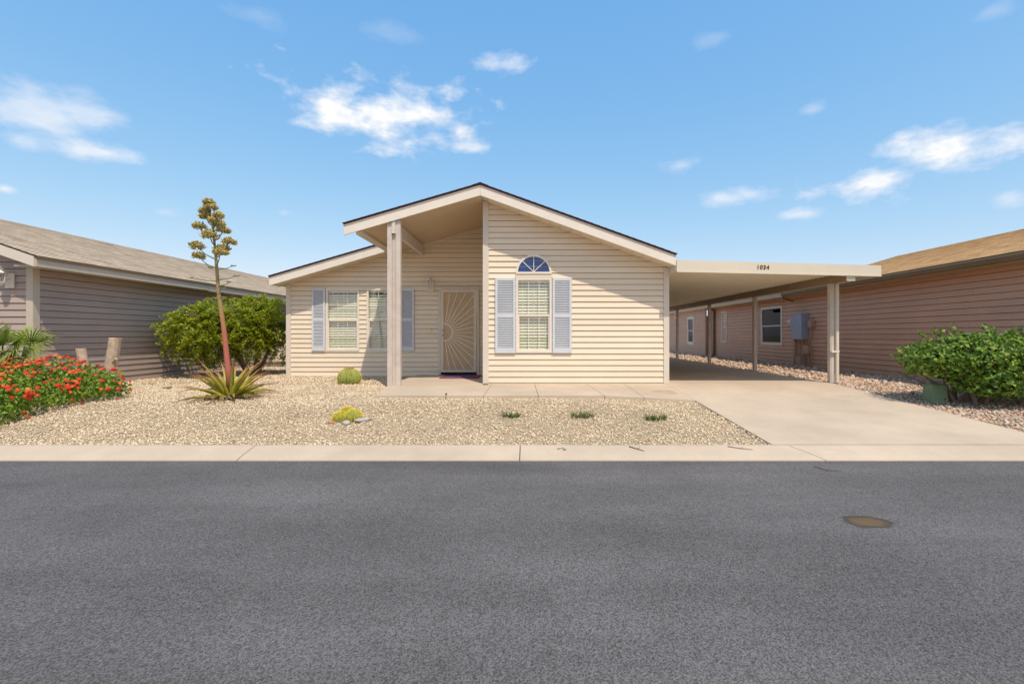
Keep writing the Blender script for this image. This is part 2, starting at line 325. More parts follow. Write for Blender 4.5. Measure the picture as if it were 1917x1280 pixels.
def siding(house, mapf, u0, u1, z0, ztop, course, m, planes=(), openings=(), lap=.018, joined=False, joints=0):
    """lapped boards over a wall plane; mapf(u, out, z) -> world; planes: half planes a*u+b*z<=c; each board is a piece of the wall"""
    back = MB(); pieces = []; n = int(math.ceil((ztop - z0) / course))
    rj = random.Random(int(abs(u0 * 100)) + 3)
    for i in range(n):
        a, b = z0 + i * course, min(z0 + (i + 1) * course, ztop)
        us = sorted({u0, u1} | {k for o in openings if o[2] < b and o[3] > a for k in (o[0], o[1]) if u0 < k < u1})
        cuts = [(l, r) for l, r in zip(us[:-1], us[1:])]
        for l, r in cuts:
            mid = (l + r) / 2; zs = [(a, b)]
            for o in openings:
                if o[0] <= mid <= o[1]:
                    nz = []
                    for (p, q) in zs:
                        if o[3] <= p or o[2] >= q: nz.append((p, q)); continue
                        if o[2] - p > .004: nz.append((p, o[2]))
                        if q - o[3] > .004: nz.append((o[3], q))
                    zs = nz
            for p, q in zs:
                segs = [(l, r)]
                if joints and r - l > joints:
                    k = l + rj.uniform(.3, 1) * joints; segs = []; s0 = l
                    while k < r - .5: segs.append((s0, k - .0015)); s0 = k + .0015; k += joints
                    segs.append((s0, r))
                for sl, sr in segs:
                    poly = [(sl, p), (sr, p), (sr, q), (sl, q)]
                    for pl in planes: poly = clip(poly, *pl) if poly else poly
                    if len(poly) >= 3: pieces.append((poly, a))
    wallmb = MB()
    for poly, a in pieces:
        wallmb.prism([mapf(u, -.03, z) for u, z in poly], [mapf(u, -.06, z) for u, z in poly])
    pieces = [(clip(poly, 0, -1, -(a + .010)), a) for poly, a in pieces]; pieces = [p for p in pieces if len(p[0]) >= 3]
    if joined:
        for poly, a in pieces:
            wallmb.prism([mapf(u, lap * (1 - (z - a) / course) + .003, z) for u, z in poly], [mapf(u, -.028, z) for u, z in poly])
        return wallmb.build('wall', m, house)
    w = wallmb.build('wall', m, house)
    for poly, a in pieces:
        MB().prism([mapf(u, lap * (1 - (z - a) / course) + .003, z) for u, z in poly], [mapf(u, -.028, z) for u, z in poly]).build('siding_plank', m, w)
    return w
def shingles(name, m, parent, e0, e1, r0, r1, course=.14, lift=.012):
    """stepped shingle courses from eave edge e0-e1 up to ridge edge r0-r1"""
    e0, e1, r0, r1 = map(Vector, (e0, e1, r0, r1)); mb = MB(); mb.uv = []
    nrm = (e1 - e0).cross(r0 - e0).normalized(); nrm = nrm if nrm.z > 0 else -nrm
    L = ((r0 + r1) / 2 - (e0 + e1) / 2).length; n = max(2, int(L / course)); wlen = (e1 - e0).length
    for i in range(n):
        t0, t1 = i / n, (i + 1) / n
        a, b = e0.lerp(r0, t0) + nrm * lift, e1.lerp(r1, t0) + nrm * lift; c, d = e1.lerp(r1, t1) + nrm * .002, e0.lerp(r0, t1) + nrm * .002
        a0, b0 = a - nrm * (lift + .004), b - nrm * (lift + .004)
        mb.add([a, b, c, d], [(0, 1, 2, 3)]); mb.uv.append([(0, i * .14 + .002), (wlen, i * .14 + .002), (wlen, (i + 1) * .14), (0, (i + 1) * .14)])
        mb.add([a0, b0, b, a], [(0, 1, 2, 3)]); mb.uv.append([(0, i * .14), (wlen, i * .14), (wlen, i * .14 + .01), (0, i * .14 + .01)])
    return mb.build(name, m, parent, fix=False)
def slab_roof(name, m, parent, prof, y0, y1, th):   # prof: two (x, z) points; solid of given thickness under the line
    (xa, za), (xb, zb) = prof
    return MB().prism([(xa, y0, za), (xb, y0, zb), (xb, y0, zb - th), (xa, y0, za - th)], [(xa, y1, za), (xb, y1, zb), (xb, y1, zb - th), (xa, y1, za - th)]).build(name, m, parent)
fY = lambda Y: (lambda u, w, z: (u, Y - w, z))        # wall facing the street
fXp = lambda X: (lambda u, w, z: (X + w, u, z))       # wall facing +x
fXn = lambda X: (lambda u, w, z: (X - w, u, z))       # wall facing -x
# ------------------------------------------------------------------ ground levels
def smooth(t): t = max(0, min(1, t)); return t * t * (3 - 2 * t)
def drive_z(y): return .08 + .26 * max(0, min(1, (y - 5.39) / 4.2))
def g(x, y):
    if x > 2.7: return drive_z(y) - .03 + (0 if x < 6.1 else .0)
    z = .07 + .23 * smooth((y - 5.3) / 2.0); t = max(0, min(1, (x - 1.0) / 1.6)) * (1 if y < 8.5 else 0)
    return z * (1 - t) + (drive_z(y) - .012) * t
# ------------------------------------------------------------------ setting
struct(MB().add([(-400, -300, -.06), (400, -300, -.06), (400, 600, -.06), (-400, 600, -.06)], [(0, 1, 2, 3)]).build('ground', 'soil', fix=False))
rd = MB(); nx = 60
xs = np.linspace(-90, 90, nx + 1)
rd.add([(x, y, z) for x in xs for (y, z) in ((-5.2, -.02), (-.2, .01), (3.2, 0.0), (5.012, -.004))],
       [(i * 4 + k, (i + 1) * 4 + k, (i + 1) * 4 + k + 1, i * 4 + k + 1) for i in range(nx) for k in range(3)])
struct(rd.build('road', 'asphalt', fix=False))
def gsheet(name, x0, x1, y0, y1, m, step=.12, amp=.012):
    nx, ny = int((x1 - x0) / step) + 1, int((y1 - y0) / step) + 1; mb = MB()
    X = np.linspace(x0, x1, nx); Y = np.linspace(y0, y1, ny)
    mb.v = [(x, y, g(x, y) + amp * noise.noise((x * 1.7, y * 1.7, 0)) - .006) for x in X for y in Y]
    mb.f = [(i * ny + j, (i + 1) * ny + j, (i + 1) * ny + j + 1, i * ny + j + 1) for i in range(nx - 1) for j in range(ny - 1)]
    return struct(mb.build(name, m, fix=False, smooth=True))
gsheet('front_yard_gravel', -14, 2.705, 5.37, 12.0, 'gravel_bed')
gsheet('side_yard_gravel', -14, -5.7, 12.0, 30, 'gravel_bed', .3)
gsheet('driveway_side_gravel', 6.02, 14, 5.37, 34, 'gravel_bed', .2)
struct(MB().box(2.8, 6.0, 24, 34, .1, .29).build('rear_yard', 'gravel_bed'))
# kerb: sloping concrete ribbon in cast sections
kb = struct(MB().prism([(-60, 5.03, -.05), (-60, 5.37, -.05), (-60, 5.37, .055), (-60, 5.03, -.02)], [(60, 5.03, -.05), (60, 5.37, -.05), (60, 5.37, .055), (60, 5.03, -.02)]).build('kerb', 'joint'))
jx = [-60, -40, -28, -19, -12.2, -7.6, -3.02, -.095, 2.95, 6.2, 10.5, 15, 22, 32, 60]
for a, b in zip(jx[:-1], jx[1:]):
    sk = .22 if abs(b - 2.95) < .01 else 0; sk0 = .22 if abs(a - 2.95) < .01 else 0
    p = [(5.0, -.05), (5.385, -.05), (5.385, .078), (5.33, .080), (5.10, .034), (5.0, .006)]
    A = [(a + .005 - sk0 * (y - 5.2) / .36 * 1.0, y, z) for y, z in p]; B = [(b - .005 - sk * (y - 5.2) / .36 * 1.0, y, z) for y, z in p]
    MB().prism(A, B).build('kerb_section', 'concrete', kb)
struct(MB().prism([(-60, -5.2, -.05), (-60, -5.6, -.05), (-60, -5.6, .08), (-60, -5.2, .0)], [(60, -5.2, -.05), (60, -5.6, -.05), (60, -5.6, .08), (60, -5.2, .0)]).build('far_kerb', 'concrete'))
# driveway
DX0, DX1 = 2.715, 6.05
dv = struct(MB().prism([(DX0 + .02, 5.42, .0), (DX1 - .02, 5.42, .0), (DX1 - .02, 23.9, .0), (DX0 + .02, 23.9, .0)], [(DX0 + .02, 5.42, .06), (DX1 - .02, 5.42, .06), (DX1 - .02, 23.9, .31), (DX0 + .02, 23.9, .31)]).build('driveway', 'joint'))
dj = [5.398, 7.05, 9.15, 12.1, 15.2, 18.3, 21.2, 24.0]
for a, b in zip(dj[:-1], dj[1:]):
    e = .003
    zs = [(a + e, drive_z(a)), ((a + b) / 2, drive_z((a + b) / 2)), (b - e, drive_z(b))]
    if a < 9.59 < b: zs.insert(1 if 9.59 < (a + b) / 2 else 2, (9.59, .34))
    zs.sort()
    def loop(x): return [(x, y, z) for y, z in zs] + [(x, y, z - .1) for y, z in reversed(zs)]
    MB().prism(loop(DX0), loop(DX1)).build('slab', 'concrete', dv)
# walkway and stoop
wk = struct(MB().box(-2.3, 1.8, 7.9, 9.5, .15, .29).build('walkway', 'joint'))
def slab(poly, z=.34, th=.09, par=wk):
    MB().prism([(x, y, z - th) for x, y in poly], [(x, y, z) for x, y in poly]).build('slab', 'concrete', par)
e = .004
slab([(-2.43, 7.66), (-.72 - e, 7.66), (-.72 - e, 9.30), (-2.70, 9.30)]); slab([(-.72 + e, 7.66), (.15 - e, 7.66), (.11 - e, 9.56), (-.72 + e, 9.56)])
slab([(.15 + e, 7.66), (1.20 - e, 7.66), (1.13 - e, 9.56), (.11 + e, 9.56)])
def slab3(P, th=.09):
    MB().prism([(x, y, z - th) for x, y, z in P], [(x, y, z) for x, y, z in P]).build('slab', 'concrete', wk)
slab3([(1.20 + e, 7.66, .340), (1.84 - e, 7.70, .305), (1.87 - e, 9.56, .34), (1.13 + e, 9.56, .34)])
slab3([(1.84 + e, 7.70, .305), (2.705, 7.86, .236), (2.705, 9.0, .307), (2.705, 9.56, .342), (1.87 + e, 9.56, .34)]); slab([(-2.70, 9.31), (-.90, 9.31), (-.90, 11.62), (-2.70, 11.62)])
# loose gravel as real stones
def stones(name, n, region, rmin, rmax, m, excl=lambda x, y: False, flat=.65):
    (x0, x1, y0, y1) = region; P = []
    while len(P) < n:
        x, y = random.uniform(x0, x1), random.uniform(y0, y1)
        if not excl(x, y): P.append((x, y, g(x, y) + .012 * noise.noise((x * 1.7, y * 1.7, 0))))
    P = np.array(P); n = len(P)
    base = np.array([(1, 0, 0), (0, 1, 0), (-1, 0, 0), (0, -1, 0), (0, 0, 1), (0, 0, -1)], float)
    fac = np.array([(0, 1, 4), (1, 2, 4), (2, 3, 4), (3, 0, 4), (1, 0, 5), (2, 1, 5), (3, 2, 5), (0, 3, 5)])
    r = rmin + (rmax - rmin) * np.random.rand(n) ** 1.8; a = np.random.rand(n) * 6.283; ti = np.random.randn(n) * .35
    v = base[None] * (1 + .35 * np.random.randn(n, 6, 1).clip(-1.2, 1.2)) * np.stack([r * np.random.uniform(.8, 1.4, n), r, r * flat], 1)[:, None, :]
    x2 = v[..., 0] * np.cos(ti)[:, None] + v[..., 2] * np.sin(ti)[:, None]; z2 = -v[..., 0] * np.sin(ti)[:, None] + v[..., 2] * np.cos(ti)[:, None]
    X = x2 * np.cos(a)[:, None] - v[..., 1] * np.sin(a)[:, None]; Y = x2 * np.sin(a)[:, None] + v[..., 1] * np.cos(a)[:, None]
    V = np.stack([X, Y, z2], 2) + P[:, None, :]; V[..., 2] += (r * flat * .25)[:, None]
    Fc = (fac[None] + (np.arange(n) * 6)[:, None, None]).reshape(-1, 3)
    me = bpy.data.meshes.new(name); me.vertices.add(n * 6); me.vertices.foreach_set('co', V.reshape(-1))
    me.loops.add(len(Fc) * 3); me.loops.foreach_set('vertex_index', Fc.reshape(-1)); me.polygons.add(len(Fc))
    me.polygons.foreach_set('loop_start', np.arange(0, len(Fc) * 3, 3)); me.polygons.foreach_set('loop_total', np.full(len(Fc), 3)); me.update(); me.validate()
    me.materials.append(MT[m]); o = bpy.data.objects.new(name, me); COL.objects.link(o); return stuff(o)
def ex_front(x, y):
    if x > -2.45 - (y - 7.66) * .16 and y > 7.64 and x < 1.2: return True
    if x >= 1.2 and y > 7.64 + (x - 1.2) * .13: return True
    return y > 11.6 and x > -5.85
tag(stones('gravel', 88000, (-8.6, 2.70, 5.4, 9.6), .006, .0165, 'stones', ex_front), 'cream and tan crushed gravel covering the front yard', 'gravel')
tag(stones('gravel', 16000, (-8.7, -2.5, 9.4, 17), .010, .026, 'stones', lambda x, y: ex_front(x, y) or (y > 11.6 and x > -5.85)), 'coarser tan gravel between the two houses', 'gravel')
tag(stones('gravel', 9000, (6.06, 8.72, 5.4, 12), .012, .035, 'redstones'), 'reddish brown gravel beside the driveway', 'gravel')
tag(stones('river_rocks', 2600, (6.06, 8.72, 8.3, 30), .03, .075, 'redstones'), 'reddish river rocks strewn between carport and neighbouring house', 'rocks')
# ------------------------------------------------------------------ window, shutter builders
def window(h, mapf, u0, u1, z0, z1, frame='white', glass='glass', blind=True, grid=True, name='window', fw=.045, depth=.03, back=True):
    f = MB(); zm = (z0 + z1) / 2
    def bx(mb, a, b, c, d, w0, w1):
        P = [mapf(a, w0, c), mapf(b, w0, c), mapf(b, w0, d), mapf(a, w0, d)]; Q = [mapf(a, w1, c), mapf(b, w1, c), mapf(b, w1, d), mapf(a, w1, d)]; mb.prism(P, Q)
    bx(f, u0, u0 + fw, z0, z1, depth, -.06); bx(f, u1 - fw, u1, z0, z1, depth, -.06)
    bx(f, u0 + fw, u1 - fw, z0, z0 + fw, depth, -.06); bx(f, u0 + fw, u1 - fw, z1 - fw, z1, depth, -.06)
    bx(f, u0 + fw, u1 - fw, zm - .02, zm + .02, depth - .006, -.03)
    # lower sash sits inside the frame
    bx(f, u0 + fw, u0 + fw + .022, z0 + fw, zm - .02, depth - .012, -.02); bx(f, u1 - fw - .022, u1 - fw, z0 + fw, zm - .02, depth - .012, -.02); bx(f, u0 + fw + .022, u1 - fw - .022, z0 + fw, z0 + fw + .022, depth - .012, -.02)
    w = f.build(name, frame, h)
    for a, b, k in ((zm + .02, z1 - fw, .0), (z0 + fw, zm - .02, .006)):
        p = MB(); bx(p, u0 + fw, u1 - fw, a, b, .006 - k, .002 - k); p.build('pane', glass, w)
        if grid:
            m = MB(); us = [u0 + fw + (u1 - u0 - 2 * fw) * t for t in (1 / 3, 2 / 3)]
            for u in us: bx(m, u - .0055, u + .0055, a, b, .014 - k, .007 - k)
            zz = (a + b) / 2; bx(m, u0 + fw, u1 - fw, zz - .0055, zz + .0055, .0135 - k, .0072 - k)
            m.build('muntin_grid', frame, w)
    if blind:
        s = MB(); z = z0 + fw + .01
        while z < z1 - fw - .09:
            P = []
            for du, dz in ((0, 0),):
                A = mapf(u0 + fw + .004, -.055, z); B = mapf(u1 - fw - .004, -.055, z); C = mapf(u1 - fw - .004, -.073, z + .046); D = mapf(u0 + fw + .004, -.073, z + .046)
                A2, B2, C2, D2 = [tuple(Vector(q) + Vector((0, 0, .003))) for q in (A, B, C, D)]
                s.prism([A, B, C, D], [A2, B2, C2, D2])
            z += .060
        for t in (.17, .5, .83):
            u = u0 + (u1 - u0) * t; bx(s, u - .006, u + .006, z0 + fw, z1 - fw, -.053, -.0545)
        bx(s, u0 + fw, u1 - fw, z1 - fw - .05, z1 - fw, -.05, -.1)
        s.build('blind', 'blind', w)
    if back:
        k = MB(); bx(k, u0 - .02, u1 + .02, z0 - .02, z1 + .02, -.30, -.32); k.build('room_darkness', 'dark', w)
    return w
def shutter(h, mapf, u0, u1, z0, z1):
    f = MB(); st = .045; zm = (z0 + z1) / 2
    def bx(mb, a, b, c, d, w0, w1): mb.prism([mapf(a, w0, c), mapf(b, w0, c), mapf(b, w0, d), mapf(a, w0, d)], [mapf(a, w1, c), mapf(b, w1, c), mapf(b, w1, d), mapf(a, w1, d)])
    o0, o1 = .050, .018
    bx(f, u0, u0 + st, z0, z1, o0, o1); bx(f, u1 - st, u1, z0, z1, o0, o1)
    for a, b in ((z0, z0 + .10), (zm - .035, zm + .035), (z1 - .055, z1)): bx(f, u0 + st, u1 - st, a, b, o0 - .002, o1)
    bx(f, u0 + st, u1 - st, z0 + .1, z1 - .055, .022, .0185)
    s = f.build('shutter', 'shutter', h); lv = MB()
    for a, b in ((z0 + .10, zm - .035), (zm + .035, z1 - .055)):
        n = int((b - a) / .034)
        for i in range(n):
            z = a + (b - a) * (i + .15) / n
            A = [mapf(u0 + st, .047, z), mapf(u1 - st, .047, z), mapf(u1 - st, .0225, z + .016), mapf(u0 + st, .0225, z + .016)]
            lv.prism(A, [tuple(Vector(q) + Vector((0, 0, .006))) for q in A])
    lv.build('louvers', 'shutter', s); return s
def lantern(loc, label, metal='white'):
    x, y, z = loc; t = thing('wall_lantern', loc, label, 'lantern')
    MB().box(x - .06, x + .06, y - .02, y, z - .09, z + .11).build('back_plate', 'white', t)
    a = MB(); a.tube([(x, y - .02, z + .03), (x, y - .08, z + .01), (x, y - .12, z - .03)], .012, 8); a.build('arm', 'white', t)
    cx, cy = x, y - .12; c = MB()
    for k in range(6):
        an = k * math.pi / 3
        c.bar((cx + .04 * math.cos(an), cy + .04 * math.sin(an), z - .03), (cx + .06 * math.cos(an), cy + .06 * math.sin(an), z + .10), .008)
    c.tube([(cx, cy, z - .07), (cx, cy, z - .05), (cx, cy, z - .03)], [.012, .03, .045], 6); c.build('cage', metal, t)
    MB().tube([(cx, cy, z - .03), (cx, cy, z + .10)], [.035, .054], 6).build('glass', MT['glass'], t)
    MB().tube([(cx, cy, z + .10), (cx, cy, z + .13), (cx, cy, z + .17), (cx, cy, z + .20)], [.075, .055, .02, .006], 6).build('cap', metal, t)
    t.scale = (1.3, 1.3, 1.3); return t
# ------------------------------------------------------------------ main house
H = thing('house', (-1.5, 11, .29), 'cream lap-sided house with gabled porch, blue-grey shutters and arched window', 'house')
YF, YR = 9.58, 11.68; XL, XM, XR = -5.83, -.879, 2.752; RX = -.92; SR, SL = .3587, .291; ZR = 3.955
zs_r = lambda x: ZR - SR * (x - RX); zs_l = lambda x: ZR - SL * (RX - x)
plR = (SR, 1, ZR + SR * RX); plL = (-SL, 1, ZR - SL * RX)
w1 = (-.254, .455, .951, 2.432); arch = (-.25, .44)
siding(H, fY(YF), XM + .02, XR - .02, .352, 4.0, .1143, 'siding', (plR, plL), [(w1[0] + .02, w1[1] - .02, w1[2] + .02, w1[3] - .02)])
wl = (-4.89, -4.09, .913, 2.42); w2 = (-3.91, -3.11, .913, 2.42); dr = (-2.168, -1.20, .40, 2.448)
ins = lambda o: (o[0] + .02, o[1] - .02, o[2] + .02, o[3] - .02)
siding(H, fY(YR), XL + .02, XM, .30, 4.0, .1143, 'siding', (plR, plL), [ins(wl), ins(w2), (dr[0] + .02, dr[1] - .02, .2, dr[3] - .02)])
siding(H, fXp(XR), YF + .02, 24, .30, 2.63, .1143, 'siding', joined=True); siding(H, fXn(XL), YR + .02, 24, .30, 2.50, .1143, 'siding', joined=True)
siding(H, fXn(XM), YF + .02, YR, .30, 3.93, .1143, 'siding', joined=True)
MB().box(XL, XR, 24, 24.05, .1, 2.5).build('rear_wall', 'siding', H)
for (a, b, c, d, z0, z1) in ((XM - .03, XM + .085, YF - .03, YF + .09, .342, zs_l(XM - .03) - .01), (XR - .085, XR + .022, YF - .03, YF + .09, .342, zs_r(XR) - .01), (XL - .022, XL + .09, YR - .03, YR + .09, .29, zs_l(XL) - .0)):
    box('corner_trim', 'trim', H, a, b, c, d, z0, z1)
# concrete footing strips under the walls
box('skirting', 'trim', H, XL + .05, XM, YR - .012, YR + .05, .2, .30)
box('skirting', 'trim', H, XM + .06, XR - .06, YF - .012, YF + .05, .3, .352)
# roof decks, soffits, shingles
TH = .165
rf = slab_roof('roof', 'trim', H, ((RX, ZR + TH), (XR + .02, zs_r(XR + .02) + TH)), 9.17, 24.2, TH - .02)
slab_roof('roof_deck', 'trim', rf, ((-3.30, zs_l(-3.30) + TH), (RX - .001, ZR + TH)), 9.17, 24.2, TH - .02)
slab_roof('roof_deck', 'trim', rf, ((-6.03, zs_l(-6.03) + TH), (-3.301, zs_l(-3.301) + TH)), 11.27, 24.2, TH - .02)
def sof(m, xa, xb, zf, y0, y1):
    MB().prism([(xa, y0, zf(xa) + .019), (xb, y0, zf(xb) + .019), (xb, y0, zf(xb)), (xa, y0, zf(xa))], [(xa, y1, zf(xa) + .019), (xb, y1, zf(xb) + .019), (xb, y1, zf(xb)), (xa, y1, zf(xa))]).build('soffit', m, rf)
sof('rake_soffit', XM + .09, XR + .02, zs_r, 9.172, YF + .02); sof('rake_soffit', -6.03, -3.302, zs_l, 11.272, YR + .02)
sof('soffit', -3.30, XM - .035, zs_l, 9.172, YR + .02)
# small quarter trim where the porch soffit meets the wall
MB().prism([(-3.2, YR - .05, zs_l(-3.2) - .002), (XM - .03, YR - .05, zs_l(XM - .03) - .002), (XM - .03, YR - .05, zs_l(XM - .03) - .06), (-3.2, YR - .05, zs_l(-3.2) - .06)],
           [(-3.2, YR - .012, zs_l(-3.2) - .002), (XM - .03, YR - .012, zs_l(XM - .03) - .002), (XM - .03, YR - .012, zs_l(XM - .03) - .06), (-3.2, YR - .012, zs_l(-3.2) - .06)]).build('soffit_trim', 'rake_soffit', rf)
def fascia(xa, xb, zf, y, h=.175, drop=.015, m='white'):
    for (n, t0, t1, yo, mm) in (('fascia', TH - .012, -drop, .0, m), ('drip_edge', TH + .010, TH - .010, -.012, m), ('shingle_edge', TH + .052, TH + .011, -.022, 'shingle_dark')):
        P = [(xa, y + yo - .03, zf(xa) + t0), (xb, y + yo - .03, zf(xb) + t0), (xb, y + yo - .03, zf(xb) + t1), (xa, y + yo - .03, zf(xa) + t1)]
        MB().prism(P, [(a, y - .001 if n == 'fascia' else y - .031, c) for a, b, c in P] if n == 'fascia' else [(a, y + .02, c) for a, b, c in P]).build(n, mm, rf)
fascia(RX + .002, XR + .03, zs_r, 9.168); fascia(-3.50, RX - .002, zs_l, 9.168); fascia(-6.04, -3.12, zs_l, 11.268)
# the porch barge board flies past the deck with a narrow strip of roof behind it
slab_roof('barge_strip', 'trim', rf, ((-3.50, zs_l(-3.5) + TH), (-3.302, zs_l(-3.302) + TH)), 9.17, 9.30, .06)
sh = lambda a, b, c, d: shingles('shingles', 'shingle_dark', rf, a, b, c, d)
tp = .046
zr = lambda x: zs_r(x) + TH + tp; zl = lambda x: zs_l(x) + TH + tp
sh((XR + .05, 9.125, zr(XR + .05)), (XR + .05, 24.2, zr(XR + .05)), (RX, 9.125, zr(RX)), (RX, 24.2, zr(RX)))
sh((-3.31, 24.2, zl(-3.31)), (-3.31, 9.125, zl(-3.31)), (RX, 24.2, zl(RX)), (RX, 9.125, zl(RX)))
sh((-3.52, 9.31, zl(-3.52)), (-3.52, 9.125, zl(-3.52)), (-3.31, 9.31, zl(-3.31)), (-3.31, 9.125, zl(-3.31)))
sh((-6.06, 24.2, zl(-6.06)), (-6.06, 11.225, zl(-6.06)), (-3.31, 24.2, zl(-3.31)), (-3.31, 11.225, zl(-3.31)))
zk = ZR + TH + .058
MB().prism([(RX - .16, 9.14, zk - .055), (RX, 9.14, zk - .004), (RX + .16, 9.14, zk - .065), (RX + .16, 9.14, zk - .05), (RX, 9.14, zk + .012), (RX - .16, 9.14, zk - .04)], [(RX - .16, 24.2, zk - .055), (RX, 24.2, zk - .004), (RX + .16, 24.2, zk - .065), (RX + .16, 24.2, zk - .05), (RX, 24.2, zk + .012), (RX - .16, 24.2, zk - .04)]).build('ridge_cap', 'shingle_dark', rf)
slab_roof('side_fascia', 'trim', H, ((-3.325, zs_l(-3.325) + TH - .01), (-3.301, zs_l(-3.301) + TH - .01)), 9.30, 11.26, TH)
# boxed edge trim and porch beam
slab_roof('edge_beam', 'trim', H, ((-3.29, zs_l(-3.29) - .002), (-3.17, zs_l(-3.17) - .002)), 9.20, YR - .02, .05)
box('porch_beam', 'trim', H, -2.600, -2.531, 9.16, YR - .02, zs_l(-2.6) - .24, zs_l(-2.6) - .003)
box('porch_post', 'post', H, -2.69, -2.602, 9.185, 9.275, .341, zs_l(-2.69) - .002); box('porch_post', 'post', H, -2.529, -2.44, 9.185, 9.275, .341, zs_l(-2.53) - .002)
box('post_filler', 'post', H, -2.601, -2.530, 9.22, 9.27, .341, zs_l(-2.6) - .25)
# windows, shutters, arch
window(H, fY(YF), *w1); window(H, fY(YR), *wl); window(H, fY(YR), *w2)
zb, zt = 2.430 - 1.5, 2.425
shutter(H, fY(YF), -.662, -.262, .945, 2.425); shutter(H, fY(YF), .468, .847, .945, 2.425)
shutter(H, fY(YR), -5.226, -4.905, .92, 2.42); shutter(H, fY(YR), -3.095, -2.765, .92, 2.42)
def arch_window(h, mapf, uc, z0, r, frame, glass, name='arched_window', w0=.04, spokes=(45, 90, 135), fw=.04):
    f = MB(); n = 28
    pts = [(math.cos(math.pi * i / n), math.sin(math.pi * i / n)) for i in range(n + 1)]
    for i in range(n):
        (a, b), (c, d) = pts[i], pts[i + 1]; q = [(uc + r * a, z0 + r * b), (uc + r * c, z0 + r * d), (uc + (r - fw) * c, z0 + (r - fw) * d), (uc + (r - fw) * a, z0 + (r - fw) * b)]
        f.prism([mapf(u, w0, z) for u, z in q], [mapf(u, .0, z) for u, z in q])
    q = [(uc - r, z0 - .03), (uc + r, z0 - .03), (uc + r, z0 + .012), (uc - r, z0 + .012)]; f.prism([mapf(u, w0 + .002, z) for u, z in q], [mapf(u, .0, z) for u, z in q])
    w = f.build(name, frame, h)
    p = [(uc + (r - fw * .5) * a, z0 + (r - fw * .5) * b) for a, b in pts]
    MB().prism([mapf(u, w0 - .015, z) for u, z in p], [mapf(u, w0 - .019, z) for u, z in p]).build('pane', glass, w)
    MB().prism([mapf(u, w0 - .022, z) for u, z in p], [mapf(u, w0 - .026, z) for u, z in p]).build('tinted_backing', TINT, w)
    s = MB()
    for a in spokes:
        ca, sa = math.cos(math.radians(a)), math.sin(math.radians(a))
        s.bar(mapf(uc, w0 - .010, z0 + .01), mapf(uc + (r - fw) * ca, w0 - .010, z0 + (r - fw) * sa), .014, .008, up=(0, 1, 0.01))
    s.build('spokes', frame, w); return w
TINT = mat('tint_film', (.035, .11, .25), .4)
arch_window(H, fY(YF), .097, 2.535, .352, 'white', MT['glass_blue'])
box('window_header', 'siding', H, -.27, .47, YF - .028, YF - .005, 2.436, 2.50)
# front door with sunburst security screen
d = MB(); y0 = YR - .075; X0, X1, Z0, Z1 = dr
d.box(X0, X0 + .05, y0, YR + .03, Z0 - .05, Z1); d.box(X1 - .05, X1, y0, YR + .03, Z0 - .05, Z1); d.box(X0 + .05, X1 - .05, y0, YR + .03, Z1 - .045, Z1)
door = d.build('door', 'door_trim', H)
l = MB(); l.box(X0 + .055, X0 + .125, y0 - .015, y0 + .03, Z0 + .01, Z1 - .05); l.box(X1 - .125, X1 - .055, y0 - .015, y0 + .03, Z0 + .01, Z1 - .05)
l.box(X0 + .125, X1 - .125, y0 - .015, y0 + .03, Z1 - .13, Z1 - .05); l.box(X0 + .125, X1 - .125, y0 - .015, y0 + .03, Z0 + .01, Z0 + .06); l.build('door_leaf_frame', 'door_trim', door)
box('screen', 'screen', door, X0 + .12, X1 - .12, y0 + .012, y0 + .02, Z0 + .05, Z1 - .12)
cx, cz, rr_ = X0 + .125, 1.36, .205; ys = y0 - .002
rg = MB(); n = 20
for i in range(n):
    a0, a1 = -math.pi / 2 + math.pi * i / n, -math.pi / 2 + math.pi * (i + 1) / n
    rg.bar((cx + rr_ * math.cos(a0), ys, cz + rr_ * math.sin(a0)), (cx + rr_ * math.cos(a1), ys, cz + rr_ * math.sin(a1)), .022, .016, up=(0, 1, 0))
rg.build('half_ring', 'door_bar', door)
XB, ZB0, ZB1 = X1 - .125, Z0 + .06, Z1 - .13
for i in range(17):
    a = math.radians(-81 + 162 * i / 16); c, s_ = math.cos(a), math.sin(a)
    t = min((XB - cx) / max(c, 1e-4), (ZB1 - cz) / s_ if s_ > 1e-4 else 9, (ZB0 - cz) / s_ if s_ < -1e-4 else 9)
    MB().bar((cx + rr_ * c, ys, cz + rr_ * s_), (cx + t * c, ys, cz + t * s_), .015, .014, up=(0, 1, 0.01)).build('sunburst_bar', 'door_bar', door)
lk = MB(); lk.box(X0 + .06, X0 + .12, y0 - .022, y0 - .015, 1.24, 1.50); lk.build('lock_plate', 'steel', door)
for z in (1.30, 1.42): MB().tube([(X0 + .09, y0 - .02, z), (X0 + .09, y0 - .05, z), (X0 + .09, y0 - .07, z)], [.014, .026, .02], 10).build('lock_knob', 'steel', door)
box('sill', 'dark', H, X0, X1, YR - .06, YR + .02, .341, Z0 - .052)
box('doorbell', 'brass', H, -2.385, -2.355, YR - .03, YR - .016, 1.35, 1.44)
MB().box(X0 - .1, X0 - .02, 0, 0, 0, 0)
lantern((-2.37, YR - .018, 2.46), 'small white wall lantern beside the sunburst screen door')
